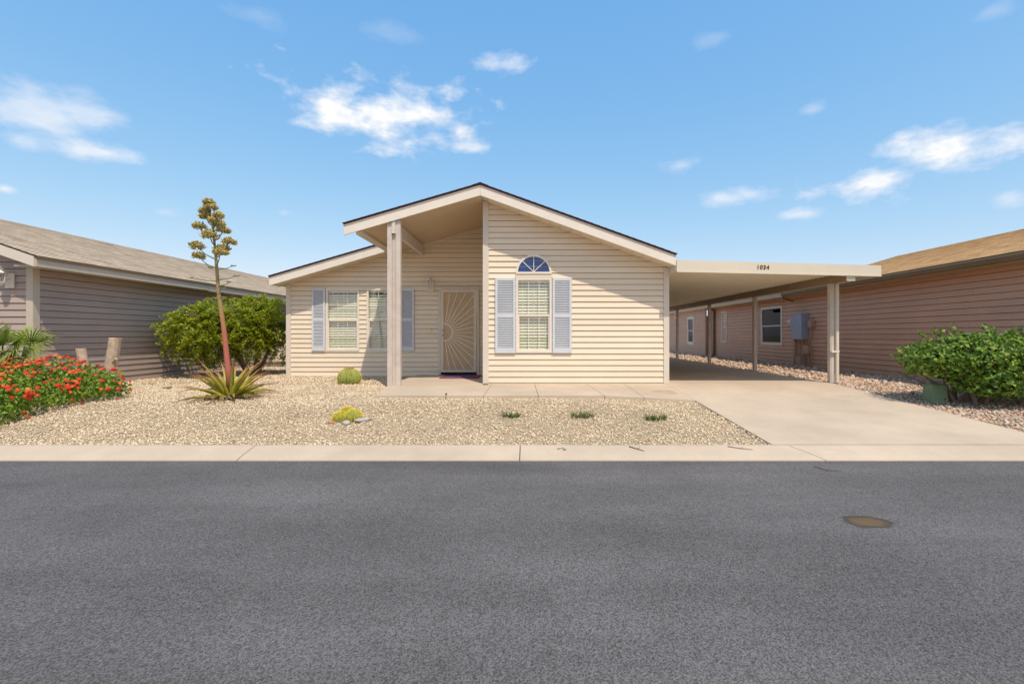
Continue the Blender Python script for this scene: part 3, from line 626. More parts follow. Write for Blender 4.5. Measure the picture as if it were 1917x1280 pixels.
# doormat
dm = thing('doormat', (-1.62, 11.2, .341), 'red and blue patterned doormat on the stoop', 'doormat')
MB().prism([(-1.98, 10.62, .341), (-1.12, 10.62, .341), (-1.12, 11.5, .341), (-1.98, 11.5, .341)], [(-1.98, 10.62, .352), (-1.12, 10.62, .352), (-1.12, 11.5, .352), (-1.98, 11.5, .352)]).build('mat_base', 'mat_red', dm)
for i in range(5):
    x = -1.92 + i * .15; MB().prism([(x, 10.68, .3525), (x + .09, 10.68, .3525), (x + .13, 11.46, .3525), (x + .04, 11.46, .3525)], [(x, 10.68, .356), (x + .09, 10.68, .356), (x + .13, 11.46, .356), (x + .04, 11.46, .356)]).build('stripe', 'mat_blue', dm)
# ------------------------------------------------------------------ carport
C = thing('carport', (4.4, 14, .34), 'flat metal carport with corrugated pans, brown beam and number 1034', 'carport')
zc = lambda x: 2.715 - .027 * (x - 2.77)
P = [(2.79, 9.12, zc(2.79)), (6.65, 9.12, zc(6.65)), (6.65, 9.12, zc(6.65) - .205), (2.79, 9.12, zc(2.79) - .225)]
fas = MB().prism(P, [(a, 9.145, c) for a, b, c in P]).build('fascia', 'carport', C)
MB().prism([(2.79, 9.112, zc(2.79) - .20), (6.65, 9.112, zc(6.65) - .18), (6.65, 9.112, zc(6.65) - .207), (2.79, 9.112, zc(2.79) - .227)], [(2.79, 9.17, zc(2.79) - .20), (6.65, 9.17, zc(6.65) - .18), (6.65, 9.17, zc(6.65) - .207), (2.79, 9.17, zc(2.79) - .227)]).build('fascia_lip', 'carport', fas)
P = [(6.625, 9.146, zc(6.63)), (6.65, 9.146, zc(6.65)), (6.65, 9.146, zc(6.65) - .2), (6.625, 9.146, zc(6.65) - .2)]
MB().prism(P, [(a, 22.4, c) for a, b, c in P]).build('side_gutter', 'carport', C)
pw = .305; pm = None
prof = [(0, 0), (.098, 0), (.110, -.032), (.138, -.032), (.150, 0), (.250, 0), (.262, -.032), (.290, -.032), (pw, 0)]
def pan_mesh():
    mb = MB(); A = []; 
    for x in (2.80, 6.62):
        z = zc(x) - .115
        A.append([(x, 9.16 + a, z + b) for a, b in prof] + [(x, 9.16 + a, z + b + .004) for a, b in reversed(prof)])
    return mb.prism(A[0], A[1])
first = pan_mesh().build('roof_pan', 'pan', C)
for k in range(1, 43):
    o = first.copy(); COL.objects.link(o); o.location = first.location + Vector((0, k * pw, 0))
box('beam', 'beam', C, 6.03, 6.17, 9.17, 22.3, zc(6.1) - .29, zc(6.1) - .118)
box('house_rail', 'carport', C, 2.776, 2.799, 9.147, 22.3, zc(2.8) - .21, zc(2.8) - .012)
MB().box(6.02, 6.18, 9.15, 9.168, zc(6.1) - .30, zc(6.1) - .2).build('beam_cap', 'carport', C)
for y in (9.76, 13.05, 16.33, 19.86):
    b = MB(); zt = zc(6.1) - .291; zb = drive_z(y) + .0
    b.box(6.055, 6.145, y - .045, y + .045, zb, zt); b.box(6.075, 6.125, y - .052, y - .0455, zb, zt)
    p = b.build('post', 'post', C)
    MB().box(6.02, 6.18, y - .08, y + .08, zb - .02, zb + .006).build('base_plate', 'steel', p)
dsp = MB(); dsp.box(6.15, 6.20, 9.66, 9.71, .36, 2.36); dsp.box(6.15, 6.235, 9.40, 9.72, 2.33, 2.38); dsp.build('downspout', 'carport', C)
box('strap', 'white', C, 6.05, 6.205, 9.655, 9.70, .95, .985)
def text_mesh(txt, size, loc, m, parent, name, ext=.004, space=1.15):
    cu = bpy.data.curves.new('t', 'FONT'); cu.body = txt; cu.size = size; cu.extrude = ext; cu.space_character = space; cu.align_x = 'CENTER'
    cu.offset = .0012
    ob = bpy.data.objects.new('t', cu); COL.objects.link(ob); bpy.context.view_layer.update()
    me = bpy.data.meshes.new_from_object(ob.evaluated_get(bpy.context.evaluated_depsgraph_get())); bpy.data.objects.remove(ob)
    o = bpy.data.objects.new(name, me); COL.objects.link(o); me.materials.clear(); me.materials.append(MT[m])
    o.rotation_euler = (math.radians(90), math.radians(1.5), 0); o.parent = parent; o.location = Vector(loc) - WP[parent]; return o
text_mesh('1034', .108, (4.415, 9.114, zc(4.4) - .13), 'digit', C, 'house_number')
# ------------------------------------------------------------------ left neighbour
N1 = thing('house', (-11, 14, .28), 'taupe lap-sided house with grey tan shingle roof left of the lot', 'house')
LX = -8.75; LY = 8.53; zc0 = .29; ze = 2.60
siding(N1, fXp(LX), LY + .05, 24.5, zc0, ze, .1206, 'siding_left')
s2 = .345; pf = (s2, 1, ze + s2 * LX)
siding(N1, fY(LY), -12.2, LX - .03, zc0, 3.85, .1206, 'siding_left', [(s2, 1, ze + s2 * LX)])
box('corner_trim', 'trim_left', N1, LX - .10, LX + .022, LY - .022, LY + .10, zc0 - .01, ze - .005)
MB().box(-16, -12.2, LY, LY + .05, .2, 2.6).build('front_wall', 'siding_left', N1); MB().box(-16, LX, 24.4, 24.5, .2, 2.6).build('rear_wall', 'siding_left', N1)
zn = lambda x: ze + .02 - s2 * (x - LX)                          # soffit line of the near slope, rising to the ridge at -12.2
ov = .40; ex = LX + ov
rl = slab_roof('roof', 'trim_left', N1, ((-12.2, zn(-12.2) + .15), (ex - .02, zn(ex) + .15)), LY - .33, 24.8, .14)
slab_roof('roof_far_slope', 'trim_left', rl, ((-12.201, zn(-12.2) + .15), (-16.1, zn(-12.2) + .15 - 3.9 * s2)), LY - .33, 24.8, .14)
shingles('shingles', 'shingle_left', rl, (ex + .03, LY - .37, zn(ex + .03) + .165), (ex + .03, 24.8, zn(ex + .03) + .165), (-12.2, LY - .37, zn(-12.2) + .165), (-12.2, 24.8, zn(-12.2) + .165))
shingles('shingles', 'shingle_left', rl, (-16.1, 24.8, zn(-12.2) + .165 - 3.9 * s2), (-16.1, LY - .37, zn(-12.2) + .165 - 3.9 * s2), (-12.2, 24.8, zn(-12.2) + .165), (-12.2, LY - .37, zn(-12.2) + .165))
box('eave_fascia', 'trim_left', rl, ex - .018, ex + .006, LY - .34, 24.8, zn(ex) - .02, zn(ex) + .11)
box('drip_edge', 'gutter_brown', rl, ex - .0, ex + .028, LY - .345, 24.8, zn(ex) + .112, zn(ex) + .152)
box('eave_soffit', 'trim_left', rl, LX + .0, ex - .019, LY - .32, 24.8, zn(ex) - .01, zn(ex) + .006)
P = [(-12.2, LY - .36, zn(-12.2) + .14), (ex - .02, LY - .36, zn(ex - .02) + .14), (ex - .02, LY - .36, zn(ex - .02) - .03), (-12.2, LY - .36, zn(-12.2) - .03)]
MB().prism(P, [(a, LY - .332, c) for a, b, c in P]).build('rake_fascia', 'trim', rl)
lantern((-9.12, LY - .02, 2.24), 'white wall lantern on taupe house front above the fan palm')
# ------------------------------------------------------------------ right neighbour
N2 = thing('house', (11, 16, .3), 'pinkish brown lap-sided house with orange tan shingle roof right of the carport', 'house')
QX = 8.72; zq = .30; ze2 = 2.66
wbig = (16.60, 18.12, .93, 2.32); wvent = (21.25, 21.85, .95, 2.35); wfa = (24.75, 25.75, .80, 2.25)
siding(N2, fXn(QX), 7.0, 23.2, zq, ze2, .127, 'siding_right', (), [ins(wbig)], joints=3.66)
siding(N2, fXn(QX - .25), 23.2, 33, zq, 2.66, .127, 'siding_right', (), [ins(wfa), (29.32, 30.38, .82, 2.28)])
MB().box(QX - .25, QX - .2, 23.15, 23.2, zq, 2.6).build('corner_trim', 'trim_right', N2)
box('front_wall', 'siding_right', N2, QX, 16.2, 7.0, 7.05, .2, 2.6); box('rear_wall', 'siding_right', N2, QX - .2, 16.2, 33, 33.05, .2, 2.6)
zq_ = lambda x: ze2 + .02 + .30 * (x - QX)
e2 = QX - .42
rr2 = slab_roof('roof', 'trim_right', N2, ((e2 + .02, zq_(e2) + .15), (12.5, zq_(12.5) + .15)), 6.6, 16.3, .14)
slab_roof('roof_rear_wing', 'trim_right', rr2, ((e2 + .02, zq_(e2) + .15), (11.0, zq_(11.0) + .15)), 16.301, 33.2, .14)
slab_roof('roof_far_slope', 'trim_right', rr2, ((12.501, zq_(12.5) + .15), (16.3, zq_(12.5) + .15 - 1.14)), 6.6, 16.3, .14)
slab_roof('roof_far_slope', 'trim_right', rr2, ((11.001, zq_(11) + .15), (16.3, zq_(11) + .15 - 1.59)), 16.301, 33.2, .14)
MB().prism([(9.6, 16.32, zq_(9.6) + .1), (12.5, 16.32, zq_(12.5) + .1), (15.4, 16.32, zq_(9.6) + .1)], [(9.6, 16.28, zq_(9.6) + .1), (12.5, 16.28, zq_(12.5) + .1), (15.4, 16.28, zq_(9.6) + .1)]).build('gable_infill', 'siding_right', rr2)
shingles('shingles', 'shingle_right', rr2, (e2 - .03, 16.34, zq_(e2 - .03) + .165), (e2 - .03, 6.55, zq_(e2 - .03) + .165), (12.5, 16.34, zq_(12.5) + .165), (12.5, 6.55, zq_(12.5) + .165))
shingles('shingles', 'shingle_right', rr2, (e2 - .03, 33.2, zq_(e2 - .03) + .163), (e2 - .03, 16.34, zq_(e2 - .03) + .163), (11, 33.2, zq_(11) + .163), (11, 16.34, zq_(11) + .163))
shingles('shingles', 'shingle_right', rr2, (16.3, 6.55, zq_(12.5) - .975), (16.3, 16.34, zq_(12.5) - .975), (12.5, 6.55, zq_(12.5) + .165), (12.5, 16.34, zq_(12.5) + .165))
gt = MB(); gp = [(e2 + .015, zq_(e2) + .13), (e2 - .09, zq_(e2) + .13), (e2 - .105, zq_(e2) + .10), (e2 - .08, zq_(e2) + .015), (e2 + .015, zq_(e2) + .015)]
gt.prism([(x, 6.6, z) for x, z in gp], [(x, 15.75, z) for x, z in gp]); gt.build('gutter', 'gutter_brown', rr2)
MB().tube([(e2 - .04, 15.70, zq_(e2) + .01), (e2 - .03, 15.72, zq_(e2) - .06), (QX - .04, 15.9, zq_(e2) - .14)], .03, 8).build('gutter_outlet', 'gutter_brown', rr2)
box('eave_fascia', 'trim_right', rr2, e2, e2 + .019, 15.76, 33.2, zq_(e2) - .01, zq_(e2) + .12)
box('eave_soffit', 'trim_right', rr2, e2 + .02, QX, 6.7, 33.2, zq_(e2) - .008, zq_(e2) + .008)
# gable dormer wing over the far windows
gw = MB(); 
for sgn in (1, -1):
    A = [(QX - .45, 28.1, 3.24 + .33 * 5.2 * 0 + 0), (QX - .45, 28.1 + sgn * 5.2, 3.24 - .33 * 5.2 + 1.2)]
window(N2, fXn(QX), *wbig, frame='trim', glass=MT['glass_dark'], blind=True, grid=False, fw=.09)
window(N2, fXn(QX), *wvent, frame='trim', glass=MT['glass'], blind=False, grid=False, fw=.07, back=False)
window(N2, fXn(QX - .25), *wfa, frame='trim', glass=MT['glass_dark'], blind=False, grid=False, fw=.13)
window(N2, fXn(QX - .25), 29.3, 30.4, .80, 2.3, frame='trim', glass=MT['glass_blue'], blind=False, grid=False, fw=.13)
arch_window(N2, fXn(QX - .25), 27.6, 2.30, .34, 'white', MT['glass_dark'], fw=.10, spokes=(90,))
ds = MB(); ds.box(QX - .11, QX - .03, 22.55, 22.63, .38, 2.45); ds.bar((e2, 22.4, zq_(e2) - .02), (QX - .07, 22.59, 2.45), .07, .07); ds.bar((QX - .07, 22.59, .40), (QX - .18, 22.45, .36), .07, .07); ds.build('downspout', 'gutter_brown', N2)
# electric service panel on that wall
E = thing('electric_panel', (QX - .1, 15.4, .4), 'grey electric meter cabinet with conduits on the brown siding', 'meter panel')
bw = QX - .018
box('cabinet', 'panelgrey', E, bw - .22, bw, 15.04, 15.50, 1.17, 1.95); box('meter_section', 'panelgrey', E, bw - .13, bw, 15.505, 15.80, 1.17, 1.86)
box('cabinet_lip', 'panelgrey', E, bw - .235, bw + .0, 15.02, 15.52, 1.951, 1.975)
m_ = MB(); m_.tube([(bw, 15.93, 1.74), (bw - .10, 15.93, 1.74)], .085, 14); m_.tube([(bw - .10, 15.93, 1.74), (bw - .15, 15.93, 1.74)], [.07, .06], 14); m_.build('meter', 'white', E, smooth=False)
box('side_box', 'conduit', E, bw - .13, bw, 14.68, 14.88, 1.54, 1.74)
for (y, r, z0, z1) in ((15.70, .045, .34, 1.17), (15.42, .022, .34, 1.17), (15.25, .03, .5, 1.17)): MB().tube([(bw - .06, y, z0), (bw - .06, y, z1)], r, 10).build('conduit', 'conduit', E)
MB().tube([(bw - .05, 14.8, 1.54), (bw - .05, 14.82, 1.3), (bw - .05, 14.95, 1.0), (bw - .05, 15.05, .92)], .018, 8).build('conduit', 'conduit', E)
box('splice_box', 'conduit', E, bw - .12, bw, 14.88, 15.14, .72, .98); box('ground_box', 'conduit', E, bw - .18, bw, 15.20, 15.44, .33, .62)
MB().tube([(bw - .05, 14.95, .33), (bw - .05, 14.95, .72)], .02, 8).build('conduit', 'conduit', E); MB().tube([(bw - .05, 14.80, .33), (bw - .05, 14.80, .85)], .016, 8).build('conduit', 'conduit', E)
wp = MB(); wp.tube([(8.45, 13.2, .3), (8.45, 13.2, .62)], .012, 6); wp.box(8.43, 8.47, 13.17, 13.23, .60, .66); tag(wp.build('garden_tap', 'conduit'), 'thin standpipe tap by the brown house wall', 'tap')
# ------------------------------------------------------------------ fence between the houses
FN = thing('fence', (-7.2, 16.4, .29), 'low tan board fence closing the gap behind the tree', 'fence')
for i in range(9):
    box('board', 'siding', FN, LX + .03, -5.88, 16.40, 16.425, .33 + i * .145, .33 + i * .145 + .138)
for x in (-8.62, -8.30, -8.05, -7.3, -6.6, -5.95): box('fence_post', 'trim', FN, x - .045, x + .045, 16.33, 16.399, .27, 1.72)
rbk = thing('landscape_timber', (-7.2, 15.3, .28), 'weathered dark timber edging lying before the fence', 'timber')
for i, (y, z) in enumerate(((15.3, .27), (15.5, .27), (15.4, .36))): MB().tube([(-8.6, y, z + .05), (-7, y + .03, z + .055), (-5.9, y, z + .05)], .055, 8).build('timber', 'rubble', rbk)
# ------------------------------------------------------------------ plants
def leaf_mesh(pts, nrm, size, asp=1.7, jit=.5, fold=.25):
    """one folded diamond leaf (4 triangles) per point"""
    n = len(pts); P = np.array(pts); Nn = np.array(nrm) + np.random.randn(n, 3) * jit; Nn /= np.linalg.norm(Nn, axis=1)[:, None] + 1e-9
    T = np.cross(Nn, np.random.randn(n, 3)); T /= np.linalg.norm(T, axis=1)[:, None] + 1e-9; B = np.cross(Nn, T)
    s = size * np.random.uniform(.6, 1.3, n)[:, None]
    tip = P + T * s * asp / 2; base = P - T * s * asp / 2; l = P + B * s / 2 + Nn * s * fold; r = P - B * s / 2 + Nn * s * fold; mid = P
    V = np.stack([base, l, tip, r], 1).reshape(-1, 3); k = np.arange(n)[:, None] * 4
    Fc = np.concatenate([k + np.array([[0, 2, 1]]), k + np.array([[0, 3, 2]])], 0)
    return V, Fc
def foliage(name, m, parent, pts, nrm, size, **k):
    V, Fc = leaf_mesh(pts, nrm, size, **k); mb = MB(); mb.v = V.tolist(); mb.f = Fc.tolist()
    return mb.build(name, m, parent, fix=False)
def shell_points(n, ells, fill=.35, noise_amp=.18, sc=2.2):
    pts, nr = [], []
    tot = sum(e[3] * e[4] + e[4] * e[5] + e[3] * e[5] for e in ells)
    for (cx, cy, cz, rx, ry, rz) in ells:
        for _ in range(int(n * (rx * ry + ry * rz + rx * rz) / tot)):
            v = Vector((random.gauss(0, 1), random.gauss(0, 1), random.gauss(0, 1))).normalized()
            q = 1 - fill * random.random() ** 1.5; q *= 1 + noise_amp * noise.noise((v.x * sc + cx, v.y * sc + cy, v.z * sc + cz)) * 2
            pts.append((cx + v.x * rx * q, cy + v.y * ry * q, cz + v.z * rz * q)); nr.append((v.x / rx, v.y / ry, v.z / rz + .3))
    nr = np.array(nr); nr /= np.linalg.norm(nr, axis=1)[:, None]; return pts, nr
# feathery tree between the houses
T = thing('tree', (-6.95, 12.3, .29), 'bushy bright green multi-stemmed tree between the two houses', 'tree')
tk = MB(); tips = []
for (dx, dy, h, ln) in ((-.75, -.55, 1.15, .9), (-.35, -.9, 1.3, .8), (.1, .1, 1.35, .7), (.45, .5, 1.2, .6), (-.1, .5, 1.4, .7), (.35, -.15, 1.1, .5)):
    p0 = Vector((-6.95 + dx * .1, 12.2 + dy * .1, .27)); p1 = p0 + Vector((dx * .45, dy * .45, h * .55)); p2 = p0 + Vector((dx, dy, h))
    tk.tube([p0, p0.lerp(p1, .5) + Vector((.03, 0, .03)), p1, p2], [.055, .045, .035, .02], 7)
    for k in range(5):
        a = random.uniform(0, 6.28); q = p2 + Vector((math.cos(a) * ln * .8, math.sin(a) * ln * .7, random.uniform(.1, .5))); tk.tube([p1.lerp(p2, random.uniform(.2, .9)), p2.lerp(q, .5) + Vector((0, 0, .05)), q], [.018, .012, .006], 5)
tk.build('trunk', 'bark', T)
ells = [(-7.75, 11.35, 1.35, .72, .7, .62), (-7.15, 11.7, 1.62, .85, .75, .58), (-6.55, 12.35, 1.65, .68, .62, .62), (-7.7, 11.8, 1.05, .60, .6, .42), (-6.45, 12.6, 1.25, .5, .5, .62), (-7.2, 12.2, 1.75, .8, .7, .42), (-7.95, 11.5, 1.7, .45, .45, .3), (-6.9, 11.75, 1.2, .5, .4, .35)]
pts, nr = [], []
for (cx, cy, cz, rx, ry, rz) in ells:                      # sprays: small fronds grown along arching twigs
    for _ in range(int(215 * (rx * ry + ry * rz + rx * rz))):
        v = Vector((random.gauss(0, 1), random.gauss(0, 1), random.gauss(0, .9))).normalized(); q = random.uniform(.55, 1.05)
        c = Vector((cx + v.x * rx * q, cy + v.y * ry * q, cz + v.z * rz * q)); dirn = (v + Vector((random.gauss(0, .4), random.gauss(0, .4), random.gauss(.1, .3)))).normalized()
        sidev = dirn.cross(Vector((0, 0, 1))).normalized(); ln = random.uniform(.14, .30)
        for j in range(26):
            t = j / 25; p = c + dirn * ln * t + Vector((0, 0, -.10 * t * t)) + sidev * random.gauss(0, .035) + Vector((0, 0, random.gauss(0, .02)))
            pts.append(tuple(p)); nr.append((random.gauss(0, .35), random.gauss(0, .35) - .2, 1))
pts2 = [(p, n_) for p, n_ in zip(pts, nr) if not (p[0] > -5.9 and p[1] > 11.5) and p[0] > LX + .05]
foliage('crown', 'tree_leaf', T, [p for p, _ in pts2], [n_ for _, n_ in pts2], .034, asp=2.0, jit=.35)
# flowering lantana at the left
Ln = thing('flowering_shrub', (-7.6, 7.1, .2), 'low green shrub covered in red and orange flower heads', 'shrub')
ells = [(-7.2, 6.75, .38, .75, .88, .46), (-7.5, 7.5, .42, 1.0, .72, .47), (-7.9, 6.6, .35, .9, .8, .45), (-6.88, 7.42, .42, .56, .62, .40), (-7.1, 6.2, .28, .55, .5, .35), (-8.3, 7.2, .4, .8, .8, .45)]
pts, nr = shell_points(17000, ells, .4, .16, 3.0)
k = [i for i in range(len(pts)) if pts[i][2] > g(pts[i][0], pts[i][1]) + .03]
foliage('foliage', 'lantana_leaf', Ln, [pts[i] for i in k], [nr[i] for i in k], .040, asp=1.4, jit=.6)
st_ = MB()
for i in range(26):
    a = random.uniform(0, 6.28); r = random.uniform(.3, .8); st_.tube([(-7.5 + .2 * math.cos(a), 7.0 + .2 * math.sin(a), .2), (-7.5 + r * math.cos(a), 7 + r * math.sin(a), random.uniform(.5, .75))], [.012, .005], 5)
st_.build('stems', 'bark', Ln)
def flower_mesh():
    vs = [Vector((0, 0, .8))]
    for ring, (rr, hh) in enumerate(((.65, .55), (1.0, 0.0))):
        for q in range(7): an = 6.283 * q / 7 + ring * .4; k = random.uniform(.8, 1.2); vs.append(Vector((math.cos(an) * rr * k, math.sin(an) * rr * k, hh + random.uniform(-.1, .1))))
    vs.append(Vector((0, 0, -.4)))
    fs = [(0, 1 + q, 1 + (q + 1) % 7) for q in range(7)] + [(1 + q, 8 + q, 8 + (q + 1) % 7, 1 + (q + 1) % 7) for q in range(7)] + [(8 + q, 15, 8 + (q + 1) % 7) for q in range(7)]
    me = bpy.data.meshes.new('flower_head'); me.from_pydata([tuple(v) for v in vs], [], fs); me.materials.append(MT['flower']); return me
FM = [flower_mesh() for _ in range(5)]
pts, nr = shell_points(4200, ells, .03, .16, 3.0); cnt = 0
for p, n_ in zip(pts, nr):
    if p[2] < .45 and random.random() > .3 or VX + p[0] / p[1] * F < -30: continue
    if any(((p[0] - e[0]) / e[3]) ** 2 + ((p[1] - e[1]) / e[4]) ** 2 + ((p[2] - e[2]) / e[5]) ** 2 < .8 for e in ells): continue
    if n_[1] > .35 or cnt >= 298 or random.random() < .15: continue
    cnt += 1; n_ = Vector(n_); o = bpy.data.objects.new('flower_head', random.choice(FM)); COL.objects.link(o); o.parent = Ln
    o.location = Vector(p) + n_ * .03 - WP[Ln]; o.rotation_euler = n_.to_track_quat('Z', 'Y').to_euler(); r = random.uniform(.018, .036); o.scale = (r, r, r)
# right-hand hedge bush
B = thing('bush', (7.2, 7.75, .2), 'clipped dark green glossy bush with bare lower stems beside the utility box', 'bush')
st_ = MB()
for (dx, dy, h) in ((-.45, .1, .42), (-.2, -.15, .5), (0, .1, .5), (.25, -.1, .45), (.5, .1, .5), (.95, .1, .40), (-.05, .3, .5)):
    p0 = Vector((7.1 + dx * .4, 7.75 + dy, .17)); st_.tube([p0, p0 + Vector((dx * .25 + .02, .0, h * .5)), p0 + Vector((dx * .9, dy * .5, h))], [.04, .033, .022], 7)
    for q in range(3): st_.tube([p0 + Vector((dx * .25, 0, h * .5)), p0 + Vector((dx + random.uniform(-.35, .35), random.uniform(-.35, .35), h + random.uniform(.1, .35)))], [.018, .008], 5)
st_.build('stems', 'bark', B)
ells = [(6.72, 7.75, .93, .72, .62, .32), (7.35, 7.75, .88, .85, .68, .46), (8.0, 7.8, .86, .75, .62, .44), (6.95, 7.6, 1.0, .7, .5, .30), (7.7, 7.6, 1.02, .75, .5, .30), (7.35, 7.5, .62, .75, .5, .32), (7.9, 7.6, .60, .6, .5, .30)]
pts, nr = shell_points(14500, ells, .38, .13, 3.2)
k = [i for i in range(len(pts)) if pts[i][2] < 1.33 and pts[i][2] > .34 and pts[i][0] < QX - .05]
foliage('foliage', 'hedge_leaf', B, [pts[i] for i in k], [nr[i] for i in k], .050, asp=1.5, jit=.6)
sp_ = MB(); pts, nr = [], []
for i in range(22):
    sp_ = MB(); x, y = random.uniform(6.3, 8.3), random.uniform(7.4, 8.0); z0 = 1.24; h = random.uniform(.08, .24); q = Vector((x + random.gauss(0, .03), y, z0 + h)); sp_.tube([(x, y, z0 - .15), q], [.004, .002], 4); sp_.build('sprig', 'bark', B)
    for j in range(9): t = random.uniform(.35, 1); pts.append((x + (q.x - x) * t + random.gauss(0, .02), y + random.gauss(0, .02), z0 + h * t)); nr.append((random.gauss(0, 1), random.gauss(0, 1), .6))
foliage('sprig_leaves', 'hedge_leaf', B, pts, nr, .042, asp=1.6, jit=.3)
U = thing('utility_box', (6.63, 7.9, .2), 'small green utility pedestal beside the clipped bush', 'utility box')
u = MB(); u.prism([(6.50, 7.80, .17), (6.77, 7.80, .17), (6.77, 8.0, .17), (6.50, 8.0, .17)], [(6.515, 7.815, .49), (6.755, 7.815, .49), (6.755, 7.985, .49), (6.515, 7.985, .49)]); u.build('body', 'green_box', U)
MB().prism([(6.505, 7.805, .491), (6.765, 7.805, .491), (6.765, 7.995, .491), (6.505, 7.995, .491)], [(6.53, 7.83, .515), (6.74, 7.83, .515), (6.74, 7.97, .515), (6.53, 7.97, .515)]).build('lid', 'green_box', U)
MB().tube([(6.715, 7.802, .265), (6.715, 7.790, .265)], .012, 8).build('bolt', 'dark', U)
# agave with flower stalk
AX, AY = -4.70, 7.62; A = thing('agave', (AX, AY, .26), 'agave with yellow-green and red leaves and a tall flowering stalk', 'agave')
def agave_leaf(az, el, ln, w, droop):
    mb = MB(); mb.uv = []; n = 9; rows = []; p = Vector((AX, AY, .29)) + Vector((math.cos(az), math.sin(az), 0)) * .06; e_ = el
    for i in range(n + 1):
        t = i / n; wd = w * (0.75 + .6 * t) * (1 - t) ** .55 if t < 1 else 0
        wd = w * min(1, .7 + 1.1 * t) * max(.02, (1 - t ** 1.8)); d = Vector((math.cos(az) * math.cos(e_), math.sin(az) * math.cos(e_), math.sin(e_))); s = Vector((-math.sin(az), math.cos(az), 0)); up = s.cross(d) * -1
        up = d.cross(s) * -1 if (d.cross(s)).z < 0 else d.cross(s)
        rows.append([p + s * wd / 2 + up * wd * .28, p - up * .012 * (1 - t), p - s * wd / 2 + up * wd * .28, p - up * .03 * (1 - t)]); p = p + d * ln / n; e_ -= droop / n
        if p.z < .30: p.z = .30
    for r in rows: mb.v += [tuple(q) for q in r]
    for i in range(n):
        for (a, b) in ((0, 1), (1, 2), (2, 3), (3, 0)):
            mb.f.append((i * 4 + a, i * 4 + b, i * 4 + 4 + b, i * 4 + 4 + a)); mb.uv.append([(0, i / n), (0, i / n), (0, (i + 1) / n), (0, (i + 1) / n)])
    mb.build('leaf', 'agave', A, smooth=True, fix=False)
for i in range(46):
    ring = i / 46; az = i * 2.39996 + random.gauss(0, .12); el = .18 + 1.15 * (1 - ring) ** .8 + random.gauss(0, .08)
    if i < 8: el = random.uniform(.85, 1.25)
    agave_leaf(az, el, random.uniform(.62, .88), random.uniform(.055, .085), random.uniform(.3, 1.1))
dd = MB()
for i in range(26):
    az = random.uniform(0, 6.283); r = random.uniform(.3, .62); dd.tube([(AX + .08 * math.cos(az), AY + .08 * math.sin(az), .33), (AX + r * .6 * math.cos(az), AY + r * .6 * math.sin(az), .36), (AX + r * math.cos(az + .2), AY + r * math.sin(az + .2), .285)], [.02, .014, .003], 4)
dd.build('dried_leaves', 'deadpalm', A)
def at(px, py, y): return Vector(((px - VX) / F * y, y, CAMH + (VY - py) / F * y))
axis = [at(430, 735, AY), at(427, 690, AY), at(419, 615, AY), at(409, 545, AY), at(404, 480, AY), at(400, 440, AY), at(394, 405, AY), at(391, 384, AY)]
sk = MB(); sk.tube(axis, [.046, .043, .036, .028, .021, .016, .011, .006], 10); sk.uv = []
nf = len(axis) - 1
zz0, zz1 = axis[0].z, axis[-1].z
for f_ in sk.f: sk.uv.append([(0, (sk.v[i][2] - zz0) / (zz1 - zz0)) for i in f_])
sk.build('flower_stalk', 'stalk', A, smooth=True, fix=False)
zo = lambda x, y: (330 + x / 5.336, 360 + y / 5.336)
CL = [(325, 110, 85, 62), (345, 160, 110, 55), (275, 195, 60, 40), (300, 255, 115, 65), (365, 285, 60, 40), (420, 240, 72, 46), (425, 330, 110, 75), (470, 388, 105, 58), (230, 350, 105, 66), (335, 440, 158, 105), (530, 505, 108, 66), (465, 570, 130, 55), (440, 612, 118, 48), (205, 545, 125, 85), (225, 645, 100, 62)]
def axis_at(z):
    for a, b in zip(axis[:-1], axis[1:]):
        if a.z <= z <= b.z: return a.lerp(b, (z - a.z) / (b.z - a.z))
    return axis[-1]
for j, (x, y, w, h) in enumerate(CL):
    px, py = zo(x, y); dep = AY + (0 if abs(x - 350) > 90 else random.choice((-.16, .12, -.05))); c = at(px, py, dep); rw = w / 5.336 / F * AY / 2; rh = h / 5.336 / F * AY / 2
    a0 = axis_at(c.z - .10 - abs(c.x - axis_at(c.z).x) * .35); br = MB(); br.tube([a0, a0.lerp(c, .55) + Vector((0, 0, -.03)), c], [.010, .008, .006], 6)
    b_ = br.build('branch', 'pod', A); fm = MB()
    for q in range(170):
        v = Vector((random.gauss(0, 1), random.gauss(0, 1), random.gauss(0, 1))).normalized(); v.z = abs(v.z) if random.random() < .75 else v.z * .5
        p = c + Vector((v.x * rw, v.y * rw, v.z * rh * 1.3 - rh * .3)) * random.uniform(.35, 1); tip = p + (v + Vector((0, 0, .5))).normalized() * random.uniform(.03, .055)
        s = v.orthogonal().normalized() * .009; s2_ = v.cross(s).normalized() * .009
        fm.add([p + s, p - s * .5 + s2_, p - s * .5 - s2_, tip + s * 1.3, tip - s, tip + s2_ * 1.3], [(0, 1, 2), (3, 5, 4), (0, 1, 4, 3), (1, 2, 5, 4), (2, 0, 3, 5)])
    fm.build('flower_cluster', 'bloom', b_, fix=False)
